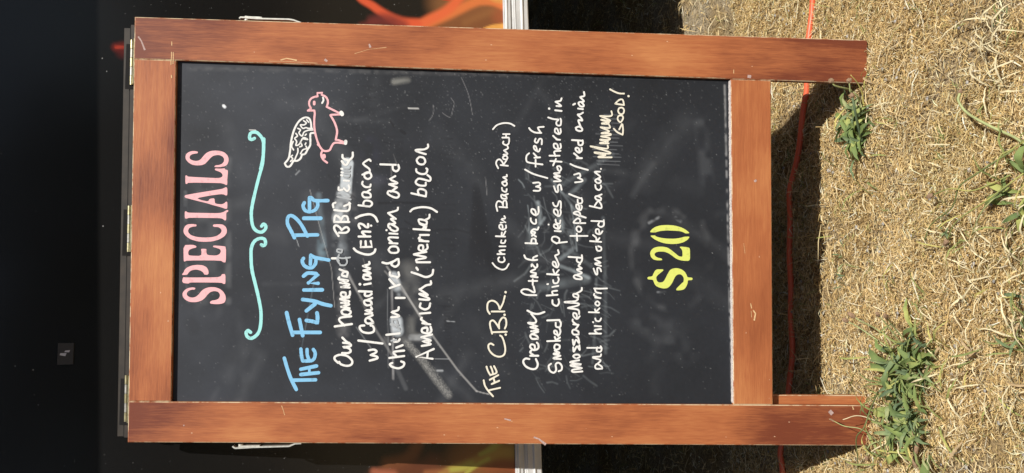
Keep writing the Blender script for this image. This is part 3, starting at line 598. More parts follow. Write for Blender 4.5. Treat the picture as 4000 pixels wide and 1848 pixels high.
# hinges along the top edge
for y0, y1 in ((147, 325), (801, 984), (1469, 1653)):
    xa = bd(510, y1)[0]; xb = bd(510, y0)[0]; yt = sy((xa+xb)/2, TOP)
    parts = []
    hy = yt+.0070; n = 5; step = (xb-xa)/n
    v, f = box(xa, xb, yt+.0004, yt+.0016, -.0245, -.0152); leaf = (v, f)
    v2, f2 = box(xa, xb, yt+.0004, yt+.0016, -.0126, -.0015)
    h = mobj('hinge', *join([leaf, (v2, f2)]), M_brass, sign)
    for i in range(n):
        a = xa+i*step+.0003; b_ = xa+(i+1)*step-.0003
        v, f = tube([(a, hy+SH*(a-xa), -.0139), (b_, hy+SH*(b_-xa), -.0139)], .0024 if i % 2 else .0026, 14)
        k = mobj('knuckle', v, f, M_brass if i % 2 == 0 else M_hsteel, h, smooth=False)
# brown strips above the board imitate its top edge mirrored in the glossy panel
M_dark = simple('reflection_brown', (.030, .022, .015), .6, var=.5, scale=50)  # dim brown of the mirrored wood, put into the colour
piece('reflection_strip', [(-.3015, TOP-.004), (.2985, sy(.3, TOP-.002)), (.2985, sy(.2985, TOP+.0108)), (-.3015, sy(-.3015, TOP+.0108))], -.0200, -.0178, M_dark, b=.0002).data.materials[1] = M_dark
piece('reflection_strip', [(-.3005, TOP-.006), (.2945, sy(.3, TOP-.004)), (.2945, sy(.2945, TOP+.0218)), (-.3005, sy(-.3005, TOP+.0218))], -.0236, -.0222, M_dark, b=.0002).data.materials[1] = M_dark
M_refl_black = simple('reflection_black', (.004, .003, .003), .9)  # black for the gap and hinge patches of the imitated reflection
mobj('reflection_gap', *join([([(-.3012, sy(-.301, TOP), -.0212), (.297, sy(.297, TOP), -.0212), (.297, sy(.297, TOP+.0130), -.0212), (-.3012, sy(-.301, TOP+.0130), -.0212), (-.3012, sy(-.301, TOP), -.0218), (.297, sy(.297, TOP), -.0218), (.297, sy(.297, TOP+.0130), -.0218), (-.3012, sy(-.301, TOP+.0130), -.0218)], [(0, 1, 2, 3), (7, 6, 5, 4), (3, 2, 6, 7), (0, 3, 7, 4), (1, 5, 6, 2)])]), M_refl_black, sign)
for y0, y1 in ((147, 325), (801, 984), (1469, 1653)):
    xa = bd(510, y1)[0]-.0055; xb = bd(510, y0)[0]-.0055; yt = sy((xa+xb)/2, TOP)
    mobj('reflection_hinge_patch', *box(xa, xb, yt+.001, yt+.0172, -.0176, -.0170), M_refl_black, sign)  # upright black plate imitates the hinge's dark patch in the reflection
# folded side stays
def strap(pts, wz0, wz1, th=.0021):
    V = []; F = []
    for i, p in enumerate(pts):
        a = np.array(pts[max(i-1, 0)]); b_ = np.array(pts[min(i+1, len(pts)-1)]); t = (b_-a)/np.linalg.norm(b_-a); nn = np.array([-t[1], t[0]])*th/2
        for s_, z in ((1, wz0), (1, wz1), (-1, wz1), (-1, wz0)): V.append((p[0]+s_*nn[0], p[1]+s_*nn[1], z))
    for i in range(len(pts)-1):
        for k in range(4): F.append((i*4+k, i*4+(k+1) % 4, (i+1)*4+(k+1) % 4, (i+1)*4+k))
    F += [(0, 1, 2, 3)[::-1], tuple(range(len(V)-4, len(V)))]
    return V, F
R1 = [bd(*p) for p in ((933, 70), (937, 65), (953, 65.5), (960, 67), (999, 70), (1127, 73), (1145, 76), (1182, 90), (1190, 91), (1204, 87))]
R2 = [bd(*p) for p in ((955, 63), (1010, 65), (1020, 66))]
o = mobj('folding_stay', *join([strap(R1, -.014, -.003), strap(R2, -.013, -.004)]), M_steel, sign)
v, f = tube([(R1[3][0]-.003, R1[3][1], -.008), (R1[3][0]+.003, R1[3][1], -.008)], .0035, 12); mobj('rivet', v, f, M_steel, o)
L1 = [bd(*p) for p in ((906, 1745), (912, 1750), (917, 1752.6), (950, 1751), (986, 1748.7), (1127.6, 1744.8), (1151, 1734.8), (1175, 1733.5))]
L2 = [bd(*p) for p in ((930, 1746), (1012, 1744.5))]
o = mobj('folding_stay', *join([strap(L1, -.014, -.003), strap(L2, -.013, -.004)]), M_steel, sign)
q = bd(936, 1746.5); v, f = tube([(q[0]-.003, q[1], -.008), (q[0]+.003, q[1], -.008)], .0035, 12); mobj('rivet', v, f, M_steel, o)

# pale scratches in the frame's stain, at the joint by the top corner
def scratch(pts, wd, parent, mt): 
    V = []; F = []
    P0 = [np.array(bd(*p)) for p in pts]
    for i, p in enumerate(P0):
        t = P0[min(i+1, len(P0)-1)]-P0[max(i-1, 0)]; t /= np.linalg.norm(t); nn = np.array([-t[1], t[0]])*wd*PX/2*random.uniform(.5, 1.2)
        V += [(p[0]+nn[0], p[1]+nn[1], .00012), (p[0]-nn[0], p[1]-nn[1], .00012)]
    for i in range(len(P0)-1): F.append((2*i, 2*i+2, 2*i+3, 2*i+1)[::-1])
    return V, F
M_bare = simple('bare_scraped_wood', (.74, .50, .26), .7, var=.3, scale=400); M_scuff = simple('grey_scuff', (.50, .36, .33), .8, var=.3, scale=400)
parts = [scratch(p, w_, sign, None) for p, w_ in ((((671, 162), (671, 178)), 3), (((670, 203), (670, 220), (668, 240), (668, 254)), 3.4), (((677, 204), (677, 225), (676, 250)), 2.6), (((670, 293), (671, 305)), 3.4), (((2866, 272), (2866, 287)), 3),
    (((1096, 235), (1120, 228), (1160, 236)), 5), (((1050, 239), (1120, 240), (1240, 247)), 2), (((1385, 210), (1440, 193), (1510, 185)), 1.6), (((1100, 1585), (1106, 1600), (1112, 1622)), 2.5), (((2932, 1185), (2936, 1205)), 4), (((2942, 1212), (2951, 1225), (2946, 1252)), 6), (((2934, 1215), (2936, 1240)), 2), (((2905, 950), (2910, 990)), 1.5), (((3330, 1588), (3334, 1600)), 5))]
o = mobj('scratch', *join(parts), M_bare, sign); o['kind'] = 'stuff'
parts = [scratch(p, w_, sign, None) for p, w_ in ((((540, 143), (552, 160), (566, 196)), 7), (((1442, 172), (1447, 186)), 9), (((1268, 232), (1278, 240)), 12), (((2085, 1708), (2105, 1715), (2132, 1737)), 9), (((1970, 1636), (1995, 1642)), 7), (((2920, 298), (2934, 300)), 17), (((2948, 703), (2953, 710)), 12), (((3240, 1605), (3252, 1618)), 18), (((720, 1660), (716, 1664)), 4))]
o = mobj('scuff_mark', *join(parts), M_scuff, sign); o['kind'] = 'stuff'

# ------------------------------------------------------------------ the trailer
yaw = math.atan(.11)
tr = thing('food_trailer', 'glossy black food trailer with flame print and white bottom rail, behind the sign', 'trailer', (0, .3143, 0), (0, -.0131, yaw))
# printed skin: one sheet, colour per point
WX = np.arange(-.78, .7801, .0027); WZ = np.arange(.473, 1.45, .0027)
wx, wz = np.meshgrid(WX, WZ)
def wp(x, y): return hom(HWL, x, y)
def wc(s, x0, y0, k): return [wp(x0+float(a.split(',')[0])*k, y0+float(a.split(',')[1])*k) for a in s.split()]
SK = np.zeros(wx.shape+(3,)); SK[:] = (.0095, .0090, .0088)
def paint(P, w0, w1, col, alpha=1., soft=.6):
    P = catmull(P, 6); n = len(P)-1
    a = np.zeros_like(wx)
    for i in range(n):
        d, t = seg_dist(0, 0, P[i], P[i+1], wx, wz); wd = (w0+(w1-w0)*(i+t)/n)/2
        a = np.maximum(a, np.clip((wd*(1+soft)-d)/(2*soft*wd), 0, 1))
    a = (a*a*(3-2*a)*alpha)[..., None]; SK[:] = SK*(1-a)+np.array(col)*a
cA = (1300, 0, .2717)
paint(wc("1500,420 1750,330 2100,220 2500,160", *cA), .05, .08, (.24, .090, .036), .95, .4)
paint(wc("1900,330 2100,240 2420,120", *cA), .012, .012, (.32, .14, .05), .5, 1)
paint(wc("2420,250 2430,120 2430,-200", *cA), .03, .03, (.36, .10, .04), .9, .8)
paint(wc("1600,60 1900,-100 2200,-180", *cA), .05, .07, (.30, .13, .05), .7, .8)
paint(wc("1250,390 1450,300 1650,215 1850,120 1980,60 2120,20 2300,30 2450,90", *cA), .018, .014, (.74, .20, .060), .95, .6)
paint(wc("1050,360 1250,350 1420,270 1600,180 1720,80 1850,-60 2050,-260 2200,-500", *cA), .017, .016, (.78, .15, .055), .97, .6)
paint(wc("330,-90 420,0 560,80 700,180 860,270 1030,330 1200,350", *cA), .011, .018, (.74, .11, .045), .95, .6)
paint(wc("560,290 700,260 850,290 1000,370", *cA), .014, .02, (.16, .03, .03), .75, .9)
paint(wc("420,380 620,330 850,330", *cA), .012, .012, (.20, .035, .03), .6, .9)
paint(wc("2190,430 2300,400 2440,390", *cA), .008, .012, (.85, .40, .09), .95, .4)
paint(wc("1560,-30 1660,-10 1800,-60", *cA), .006, .004, (.55, .06, .02), .9, .5)
paint(wc("2250,-60 2330,-30 2440,-20", *cA), .012, .02, (.75, .33, .09), .9, .5)
cB = (1500, 1640, .2717)
paint(wc("60,640 250,600 380,520 470,370 520,200", *cB), .022, .018, (.20, .075, .03), .9, .8)
paint(wc("-100,900 200,760 560,700 700,640", *cB), .03, .03, (.16, .05, .025), .8, .9)
paint(wc("1150,680 1400,560 1700,430 1900,350", *cB), .06, .08, (.24, .10, .032), .9, .8)
paint(wc("1500,640 1750,620 1900,650", *cB), .03, .04, (.28, .07, .03), .7, .9)
paint(wc("1300,400 1600,180 1900,0", *cB), .06, .08, (.22, .10, .03), .7, .8)
paint(wc("780,830 1000,700 1250,620 1430,560 1650,470 1880,460", *cB), .008, .022, (.40, .27, .06), .85, .9)
paint(wc("1380,495 1480,450 1570,390 1650,300", *cB), .006, .014, (.36, .38, .07), .85, .9)
paint(wc("1180,765 1350,640 1500,560", *cB), .005, .006, (.44, .44, .08), .85, .9)
paint(wc("800,770 950,720 1100,700 1250,640", *cB), .006, .012, (.42, .40, .08), .85, .9)
paint(wc("600,760 720,750 900,740", *cB), .008, .009, (.34, .12, .05), .8, .9)
paint(wc("-150,740 0,770 120,790", *cB), .010, .014, (.45, .14, .08), .8, .9)
# flame tongues go on along the panel out of the picture and behind the sign
rr = random.Random(5)
for k in range(26):
    x0 = rr.uniform(-.72, .72)
    if abs(x0) > .42 or abs(x0) < .2:
        P_ = [(x0, .47), (x0+rr.uniform(-.06, .06), .56), (x0+rr.uniform(-.12, .12), .66), (x0+rr.uniform(-.1, .14), .66+rr.uniform(.05, .25))]
        if min(p[0] for p in P_) > .46 or max(p[0] for p in P_) < -.46 or (abs(x0) < .2 and max(abs(p[0]) for p in P_) < .3): paint(P_, .05, .008, rr.choice([(.66, .16, .05), (.70, .30, .07), (.45, .36, .06)]), .85, .7)
# the small spark in the print above the corner of the board
for o_, c_, w_ in ((0, (.16, .018, .012), .018), (0, (.55, .06, .03), .0055)):
    paint([wp(455, 186), wp(480, 186), wp(508, 188)], w_*.7, w_, c_, .9, .7)
paint([wp(480, 206), wp(508, 200)], .016, .018, (.10, .014, .012), .8, .9)
idx = np.arange(wx.size).reshape(wx.shape)
Qd = np.stack([idx[:-1, :-1], idx[:-1, 1:], idx[1:, 1:], idx[1:, :-1]], -1).reshape(-1, 4)
M_skin = tinted('printed_vinyl_skin', .16, .5)
nt = M_skin.node_tree; tc = N(nt, 'ShaderNodeTexCoord'); no = N(nt, 'ShaderNodeTexNoise'); no.inputs['Scale'].default_value = 3.2; no.inputs['Detail'].default_value = 2
bp = N(nt, 'ShaderNodeBump'); bp.inputs['Strength'].default_value = .25; bp.inputs['Distance'].default_value = .004
nt.links.new(tc.outputs['Object'], no.inputs['Vector']); nt.links.new(no.outputs['Fac'], bp.inputs['Height']); nt.links.new(bp.outputs[0], nt.nodes['Principled BSDF'].inputs['Normal'])
quads('printed_panel', np.stack([wx.ravel(), np.full(wx.size, -.001), wz.ravel()], -1), Qd, M_skin, tr, cols=SK.reshape(-1, 3))
M_black = simple('black_trailer_paint', (.0095, .009, .0088), .16)
v1 = box(-2.4, 2.9, .0015, 2.2, .434, 2.45)
mobj('body', *v1, M_black, tr)
# extruded bottom rail: profile (out towards the viewer, height) run along the wall
prof = [(.001, .4765), (.0030, .4765), (.0036, .4748), (.0030, .4735), (.0042, .4728), (.0050, .4712), (.0046, .4696), (.0034, .4690), (.0034, .4640), (.0016, .4635), (.0016, .4600), (.0038, .4594), (.0040, .4565), (.0048, .4561), (.0048, .4556), (.0042, .4550), (.0044, .4462), (.0062, .4456), (.0070, .4442), (.0064, .4424), (.0046, .4418), (.0046, .4335), (.0040, .4318), (-.02, .4314)]
xs = np.linspace(-2.4, 2.9, 107); V = []; F = []
for i, x in enumerate(xs):
    for k, (o_, z_) in enumerate(prof): V.append((x, -o_-.0008+.0004*math.sin(i*1.3+k), z_+.0004*math.sin(i*.7+k*.2)))
n = len(prof)
for i in range(len(xs)-1):
    for k in range(n-1): F.append((i*n+k, i*n+k+1, (i+1)*n+k+1, (i+1)*n+k))
mobj('bottom_rail', V, F, simple('weathered_white_aluminium', (.74, .74, .73), .38, 0, .6, var=.22, scale=25), tr)
# serving shelf overhead, above the picture, with brackets; its shade falls across the top of the panel
v = box(-2.2, 2.7, -.33, -.002, 1.612, 1.64); v = ([(x, y, z+.036*x-.008) for x, y, z in v[0]], v[1]); mobj('serving_shelf', *v, simple('brushed_steel', (.55, .55, .55), .4, 1), tr)
for x in (-.405, 1.4):
    mobj('shelf_bracket', *join([box(x, x+.03, -.30, -.002, 1.58, 1.611), box(x, x+.03, -.03, -.002, 1.33, 1.58)]), M_steel, tr)
M_rub = simple('tyre_rubber', (.025, .025, .025), .8)
for x in (2.05,):
    for y in (.12, 2.05):
        wv, wf = tube([(x, y-.09, .31), (x, y+.09, .31)], .31, 40); wo = mobj('wheel', wv, wf, M_rub, tr)
        wv, wf = tube([(x, y-.1, .31), (x, y+.1, .31)], .17, 30); mobj('rim', wv, wf, M_steel, wo)
for x in (-2.1, 2.7):
    for y in (.2, 2.0): mobj('jack_leg', *join([box(x, x+.06, y, y+.06, .0, .44), box(x-.05, x+.11, y-.05, y+.11, 0, .012)]), M_steel, tr)
V = []; F = []
for x, y, r_ in [(417, 280, 2.2), (400, 229, 2.6), (403, 884, 2.8), (488, 202, 1.6), (487, 884, 1.5), (1540, 19, 2.2), (60, 1430, 1.6), (130, 1445, 2.2), (150, 1582, 1.4), (1110, 1790, 1.5), (1075, 1772, 1.6)]+[(nzs_.uniform(0, 1900), nzs_.choice([nzs_.uniform(5, 60), nzs_.uniform(1760, 1840), nzs_.uniform(0, 1800)]), nzs_.uniform(.5, 1.1)) for nzs_ in [np.random.default_rng(4)] for _ in range(140)]:
    s_, z_ = wp(x, y); r_ *= PX; b0 = len(V)
    V += [(s_+r_*math.cos(a), -.0014, z_+r_*math.sin(a)*.8) for a in np.linspace(0, 6.283, 7)[:-1]]; F.append(tuple(range(b0, b0+6)))
o = mobj('dust_specks', V, F, simple('pale_dust', (.42, .42, .42), .9), tr); o['kind'] = 'stuff'
# small dark grey rectangle on the panel, upper left of the sign
a = wp(225, 1425); b_ = wp(290, 1340)
pl = mobj('dark_rectangle', *box(a[0], b_[0], -.004, -.0012, b_[1], a[1]), simple('dark_grey', (.032, .032, .035), .5), tr)
pl['label'] = 'small dark grey rectangle with two pale marks'
def quadw(pts): return [(wp(*p)[0], -.0043, wp(*p)[1]) for p in pts]
mobj('pale_mark', quadw([(235, 1388), (238, 1380), (262, 1380), (257, 1392)])+quadw([(253, 1376), (257, 1370), (276, 1368), (272, 1377)]), [(0, 1, 2, 3), (4, 5, 6, 7)], simple('pale_bluish_grey', (.55, .57, .68), .6), pl)

# ------------------------------------------------------------------ ground
def h_(x, y): return .0035*np.sin(x*21+1.3*np.sin(y*17))*np.cos(y*25+x*9)+.0025*np.sin(x*57+y*43)+.002*np.cos(y*71-x*38)
gx = np.arange(-1.6, 1.8, .02); gy = np.arange(-1.3, 2.6, .02)
X, Y = np.meshgrid(gx, gy); Z = h_(X, Y)-.004
ed = np.clip(np.minimum(np.minimum(X+1.6, 1.78-X), np.minimum(Y+1.3, 2.58-Y))/.1, 0, 1); Z = Z*ed
idx = np.arange(X.size).reshape(X.shape)
Qd = np.stack([idx[:-1, :-1], idx[:-1, 1:], idx[1:, 1:], idx[1:, :-1]], -1).reshape(-1, 4)
def soil():
    mt, nt, b = NT('dry_lawn_soil'); L = nt.links.new
    tc = N(nt, 'ShaderNodeTexCoord'); n1 = N(nt, 'ShaderNodeTexNoise'); n1.inputs['Scale'].default_value = 7; n1.inputs['Detail'].default_value = 4
    n2 = N(nt, 'ShaderNodeTexNoise'); n2.inputs['Scale'].default_value = 260; n2.inputs['Detail'].default_value = 6; n2.inputs['Roughness'].default_value = .7
    L(tc.outputs['Object'], n1.inputs['Vector']); L(tc.outputs['Object'], n2.inputs['Vector'])
    c1 = N(nt, 'ShaderNodeValToRGB'); e = c1.color_ramp.elements; e[0].position = .4; e[0].color = (.28, .20, .10, 1); e[1].position = .68; e[1].color = (.34, .30, .24, 1)
    L(n1.outputs['Fac'], c1.inputs[0])
    c2 = N(nt, 'ShaderNodeValToRGB'); e = c2.color_ramp.elements; e[0].position = .36; e[0].color = (.45, .42, .36, 1); e[1].position = .62; e[1].color = (1.5, 1.45, 1.3, 1)
    L(n2.outputs['Fac'], c2.inputs[0])
    mx = N(nt, 'ShaderNodeMix', data_type='RGBA', blend_type='MULTIPLY'); mx.inputs[0].default_value = 1; L(c1.outputs[0], mx.inputs[6]); L(c2.outputs[0], mx.inputs[7]); L(mx.outputs[2], b.inputs['Base Color'])
    b.inputs['Roughness'].default_value = 1; b.inputs['Specular IOR Level'].default_value = .1
    bp = N(nt, 'ShaderNodeBump'); bp.inputs['Strength'].default_value = .9; bp.inputs['Distance'].default_value = .004; L(n2.outputs['Fac'], bp.inputs['Height']); L(bp.outputs[0], b.inputs['Normal'])
    return mt
M_soil = soil()
go = quads('ground', np.stack([X.ravel(), Y.ravel(), Z.ravel()], -1), Qd, M_soil, cols=None, smooth=True); go['kind'] = 'structure'
B = 90
fv = [(-B, -B, -.004), (B, -B, -.004), (B, B, -.004), (-B, B, -.004), (-1.6, -1.3, -.004), (1.78, -1.3, -.004), (1.78, 2.58, -.004), (-1.6, 2.58, -.004)]
gf = mobj('outer_ground', fv, [(0, 1, 5, 4), (1, 2, 6, 5), (2, 3, 7, 6), (3, 0, 4, 7)], M_soil); gf['kind'] = 'structure'
def vert_(fv): pass

PAL = np.array([(.80, .64, .36), (.72, .54, .27), (.60, .43, .19), (.88, .77, .52), (.50, .35, .16), (.34, .23, .11), (.66, .50, .22), (.90, .84, .66), (.36, .36, .13), (.62, .56, .46)])
PW = np.array([.20, .22, .17, .09, .11, .06, .10, .02, .02, .01]); PW = PW/PW.sum()
M_straw = tinted('dry_straw', .75, .2, .18)
def blades(name, cx, cy, ln, wd, tilt, cols, curl=.5, zoff=0):
    n = len(cx); th = rng.uniform(0, 2*np.pi, n)
    dx, dy = np.cos(th), np.sin(th); tl = tilt
    ct, st = np.cos(tl), np.sin(tl)
    ben = rng.normal(0, curl, n)
    px, py = -dy, dx
    z0 = h_(cx, cy)+rng.uniform(-.002, .004, n)+zoff
    p0 = np.stack([cx, cy, z0], -1)
    d0 = np.stack([dx*ct, dy*ct, st], -1)
    d1 = np.stack([(dx*np.cos(ben)+px*np.sin(ben))*ct, (dy*np.cos(ben)+py*np.sin(ben))*ct, st*.2-.15*np.abs(st)], -1)
    p1 = p0+d0*(ln*.5)[:, None]; p2 = p1+d1*(ln*.5)[:, None]
    roll = rng.uniform(-1.0, 1.0, n)
    s = np.stack([px*np.cos(roll), py*np.cos(roll), np.sin(roll)], -1)*(wd/2)[:, None]
    P = np.stack([p0-s*.7, p0+s*.7, p1-s, p1+s, p2-s*.25, p2+s*.25], 1).reshape(-1, 3)
    b = (np.arange(n)*6)[:, None]
    Q = np.concatenate([b+np.array([[0, 1, 3, 2]]), b+np.array([[2, 3, 5, 4]])], 0)
    C = np.repeat(cols, 6, 0)
    o = quads(name, P, Q, M_straw, cols=C); o['kind'] = 'stuff'
    return o
def pal(n, w=PW, v=.18):
    c = PAL[rng.choice(len(PAL), n, p=w)]
    return np.clip(c*rng.uniform(1-v, 1+v, (n, 1)), 0, .9)
def patchy(c, x, y):                                   # turf that died back unevenly: browner, greyer and greener patches
    a = np.clip(.5+.5*np.sin(x*13+2*np.sin(y*9))*np.cos(y*16+x*5+1), 0, 1)[:, None]; b = np.clip(np.sin(x*7.3+4)*np.sin(y*12.1+x*4)-.35, 0, 1)[:, None]
    c = c*(1-.10*a*np.array([1, 1.1, 1.4])); return np.clip(c*(1-.35*b)+b*.35*c*np.array([.70, .80, .70]), 0, .92)*np.array([1.06, 1.05, 1.03])
def bare(x, y): return np.sin(x*9.1+2)*np.sin(y*11.3+1)+.6*np.sin(x*23+y*19)+2.2*np.exp(-((x-.20)/.07)**2-((y-.21)/.05)**2)+2*np.exp(-((x+.235)/.03)**2-((y-.09)/.05)**2)     # patchy cover
n = 290000
cx = rng.uniform(-.62, .66, n); cy = rng.uniform(-.5, .42, n)
keep = rng.random(n) < np.clip(1.35-.85*np.clip(bare(cx, cy), 0, 1.2)+.25*np.sin(cx*61+3*np.sin(cy*47)), .22, 1); cx = cx[keep]; cy = cy[keep]; n = len(cx)
blades('short_dry_grass', cx, cy, rng.gamma(4.5, .00155, n)+.002, rng.uniform(.0006, .0014, n), np.clip(rng.normal(.18, .3, n), -.1, 1.2), patchy(pal(n, v=.22), cx, cy))
n = 70000
cx = rng.uniform(-1.5, 1.7, n); cy = rng.uniform(-1.1, 1.9, n)
keep = ~((np.abs(cx) < .6) & (cy < .4) & (cy > -.48)); cx = cx[keep]; cy = cy[keep]; n = len(cx)
blades('short_dry_grass', cx, cy, rng.uniform(.006, .016, n), rng.uniform(.001, .0022, n), np.clip(rng.normal(.25, .3, n), -.1, 1.2), pal(n))
n = 6500
cx = rng.uniform(-.62, .7, n); cy = rng.uniform(-.5, 1.0, n)
wpale = np.array([.3, .12, .06, .3, .04, .02, .04, .1, .02, 0]); wpale = wpale/wpale.sum()
blades('loose_straw', cx, cy, rng.gamma(3., .0055, n)+.006, rng.uniform(.0007, .0017, n), np.clip(rng.normal(.1, .16, n), 0, .6), pal(n, wpale), .35, .004)
# upright living and dead stalks that stand up in the shade
n = 2600
cx = rng.uniform(-.7, .95, n); cy = rng.uniform(.08, 1.2, n)
wg = np.array([.12, .12, .15, .05, .15, .1, .1, .0, .2, .01]); wg = wg/wg.sum()
blades('standing_grass', cx, cy, rng.uniform(.015, .055, n), rng.uniform(.0008, .0016, n), rng.uniform(.3, 1.3, n), pal(n, wg), .4)
# small rooted tufts, bleached and a few still green
tx = rng.uniform(-.5, .55, 130); ty = rng.uniform(-.42, .30, 130); rep = rng.integers(5, 16, 130)
cx = np.repeat(tx, rep)+rng.normal(0, .003, rep.sum()); cy = np.repeat(ty, rep)+rng.normal(0, .003, rep.sum()); n = len(cx)
blades('small_dry_tufts', cx, cy, rng.uniform(.012, .036, n), rng.uniform(.0007, .0013, n), np.clip(rng.normal(.35, .3, n), 0, 1.2), pal(n, wpale), .5, .002)
tx = rng.uniform(-.5, .55, 70); ty = rng.uniform(-.42, .34, 70); rep = rng.integers(3, 9, 70)
cx = np.repeat(tx, rep)+rng.normal(0, .004, rep.sum()); cy = np.repeat(ty, rep)+rng.normal(0, .004, rep.sum()); n = len(cx)
blades('small_green_tufts', cx, cy, rng.uniform(.010, .030, n), rng.uniform(.0008, .0016, n), np.clip(rng.normal(.5, .3, n), 0, 1.2), np.array([.24, .29, .10])*rng.uniform(.6, 1.5, (n, 1)), .5, .002)
n = 260                                                 # blades that lean over the cord and into the shade
n = 150; cx = rng.uniform(-.45, .45, n); cy = rng.uniform(.12, .22, n)
blades('leaning_grass', cx, cy, rng.uniform(.018, .045, n), rng.uniform(.0008, .0014, n), rng.uniform(.25, 1.1, n), pal(n, wg), .4, .002)
# pebbles
V = []; F = []; 
for k in range(420):
    x = rng.uniform(-.5, .6); y = rng.uniform(-.45, .3); r = rng.uniform(.0012, .0034); z = float(h_(x, y))+.003
    b0 = len(V)
    for a in range(6): V.append((x+r*math.cos(a*1.047)*rng.uniform(.8, 1.2), y+r*math.sin(a*1.047)*rng.uniform(.8, 1.2), z))
    V.append((x, y, z+r*.7)); V.append((x, y, z-r*.6))
    for a in range(6): F.append((b0+a, b0+(a+1) % 6, b0+6)); F.append((b0+(a+1) % 6, b0+a, b0+7))
o = mobj('pebbles', V, F, simple('grey_pebble', (.40, .38, .35), .8, var=.5, scale=30)); o['kind'] = 'stuff'

# ------------------------------------------------------------------ added unseen trees behind the camera, blocking low sky to darken the panel's reflection
def tree_screen():
    r = np.random.default_rng(9); n = 15000
    x = r.uniform(-26, 26, n); top = 4.2+1.6*np.sin(x*.55)+1.1*np.sin(x*1.3+1)+.6*np.sin(x*3.1)
    z = top*r.random(n)**.8; y = -15-2.2*r.random(n)+.5*np.sin(x*1.7+z)
    c = np.stack([x, y, z], -1); a = r.normal(0, 1, (n, 3)); a /= np.linalg.norm(a, axis=1)[:, None]; b = r.normal(0, 1, (n, 3)); b -= a*(a*b).sum(1)[:, None]; b /= np.linalg.norm(b, axis=1)[:, None]
    s_ = r.uniform(.12, .34, n)[:, None]
    P = np.stack([c-a*s_, c-b*s_*.6, c+a*s_, c+b*s_*.6], 1).reshape(-1, 3); Q = np.arange(4*n).reshape(-1, 4)
    C = np.repeat(np.array([.05, .075, .028])*r.uniform(.6, 1.3, (n, 1)), 4, 0)
    o = quads('added_tree_screen', P, Q, tinted('tree_screen_foliage', .7, .3), cols=C); o['kind'] = 'stuff'
tree_screen()

# ------------------------------------------------------------------ orange cord
cp = [(.75, .09), (.60, .118), (.50, .132), (.407, .145), (.352, .151), (.27, .161), (.239, .168), (.176, .183), (.113, .202), (.069, .210), (.015, .212), (-.087, .208), (-.188, .206), (-.256, .214), (-.347, .233), (-.391, .231), (-.55, .24), (-.9, .30), (-1.4, .34)]
pts = catmull([(x, y, .0075) for x, y in cp], 8)
pts = [(p[0], p[1], .0062+float(h_(p[0], p[1]))*.4+.0012*math.sin(i*.4)) for i, p in enumerate(pts)]
v, f = tube(pts, .0050, 14)
co = mobj('extension_cord', v, f, simple('orange_vinyl', (.86, .15, .065), .42, 0, .5, var=.08, scale=60), smooth=True)
co['label'] = 'orange extension cord lying in the grass under the sign'; co['category'] = 'cord'

# ------------------------------------------------------------------ plants
def leafmat(name, c):
    mt, nt, b = NT(name); L = nt.links.new
    tc = N(nt, 'ShaderNodeTexCoord'); no = N(nt, 'ShaderNodeTexNoise'); no.inputs['Scale'].default_value = 45; no.inputs['Detail'].default_value = 4
    oi = N(nt, 'ShaderNodeObjectInfo'); L(tc.outputs['Object'], no.inputs['Vector'])
    mxv = N(nt, 'ShaderNodeMath', operation='ADD'); L(no.outputs['Fac'], mxv.inputs[0]); L(oi.outputs['Random'], mxv.inputs[1])
    cr = N(nt, 'ShaderNodeValToRGB'); e = cr.color_ramp.elements
    e[0].position = .3; e[0].color = (c[0]*.55, c[1]*.6, c[2]*.7, 1); e[1].position = 1.0; e[1].color = (c[0]*1.9, c[1]*1.5, c[2]*1.5, 1)
    k = e.new(.8); k.color = (*c, 1)
    mr = N(nt, 'ShaderNodeMapRange'); mr.inputs[1].default_value = 0; mr.inputs[2].default_value = 1.5; mr.inputs[3].default_value = 0; mr.inputs[4].default_value = 1
    L(mxv.outputs[0], mr.inputs[0]); L(mr.outputs[0], cr.inputs[0]); L(cr.outputs[0], b.inputs['Base Color'])
    b.inputs['Roughness'].default_value = .68; b.inputs['Specular IOR Level'].default_value = .3
    tr_ = N(nt, 'ShaderNodeBsdfTranslucent'); L(cr.outputs[0], tr_.inputs[0]); ms = N(nt, 'ShaderNodeMixShader'); ms.inputs[0].default_value = .22
    L(b.outputs[0], ms.inputs[1]); L(tr_.outputs[0], ms.inputs[2]); L(ms.outputs[0], nt.nodes['Material Output'].inputs[0])
    return mt
M_leaf = leafmat('plantain_leaf', (.25, .33, .105)); M_leafb = leafmat('bluish_leaf', (.225, .30, .14)); M_grass = leafmat('green_grass_blade', (.36, .40, .13)); M_dead = simple('dead_leaf', (.46, .33, .18), .8, var=.4, scale=80)
M_stem = simple('pale_stem', (.42, .46, .20), .6, var=.3, scale=50); M_seed = simple('brown_seed_head', (.36, .23, .14), .9, var=.5, scale=900, bump=1); M_drygrass = simple('bleached_grass', (.74, .64, .40), .7, var=.3, scale=60)
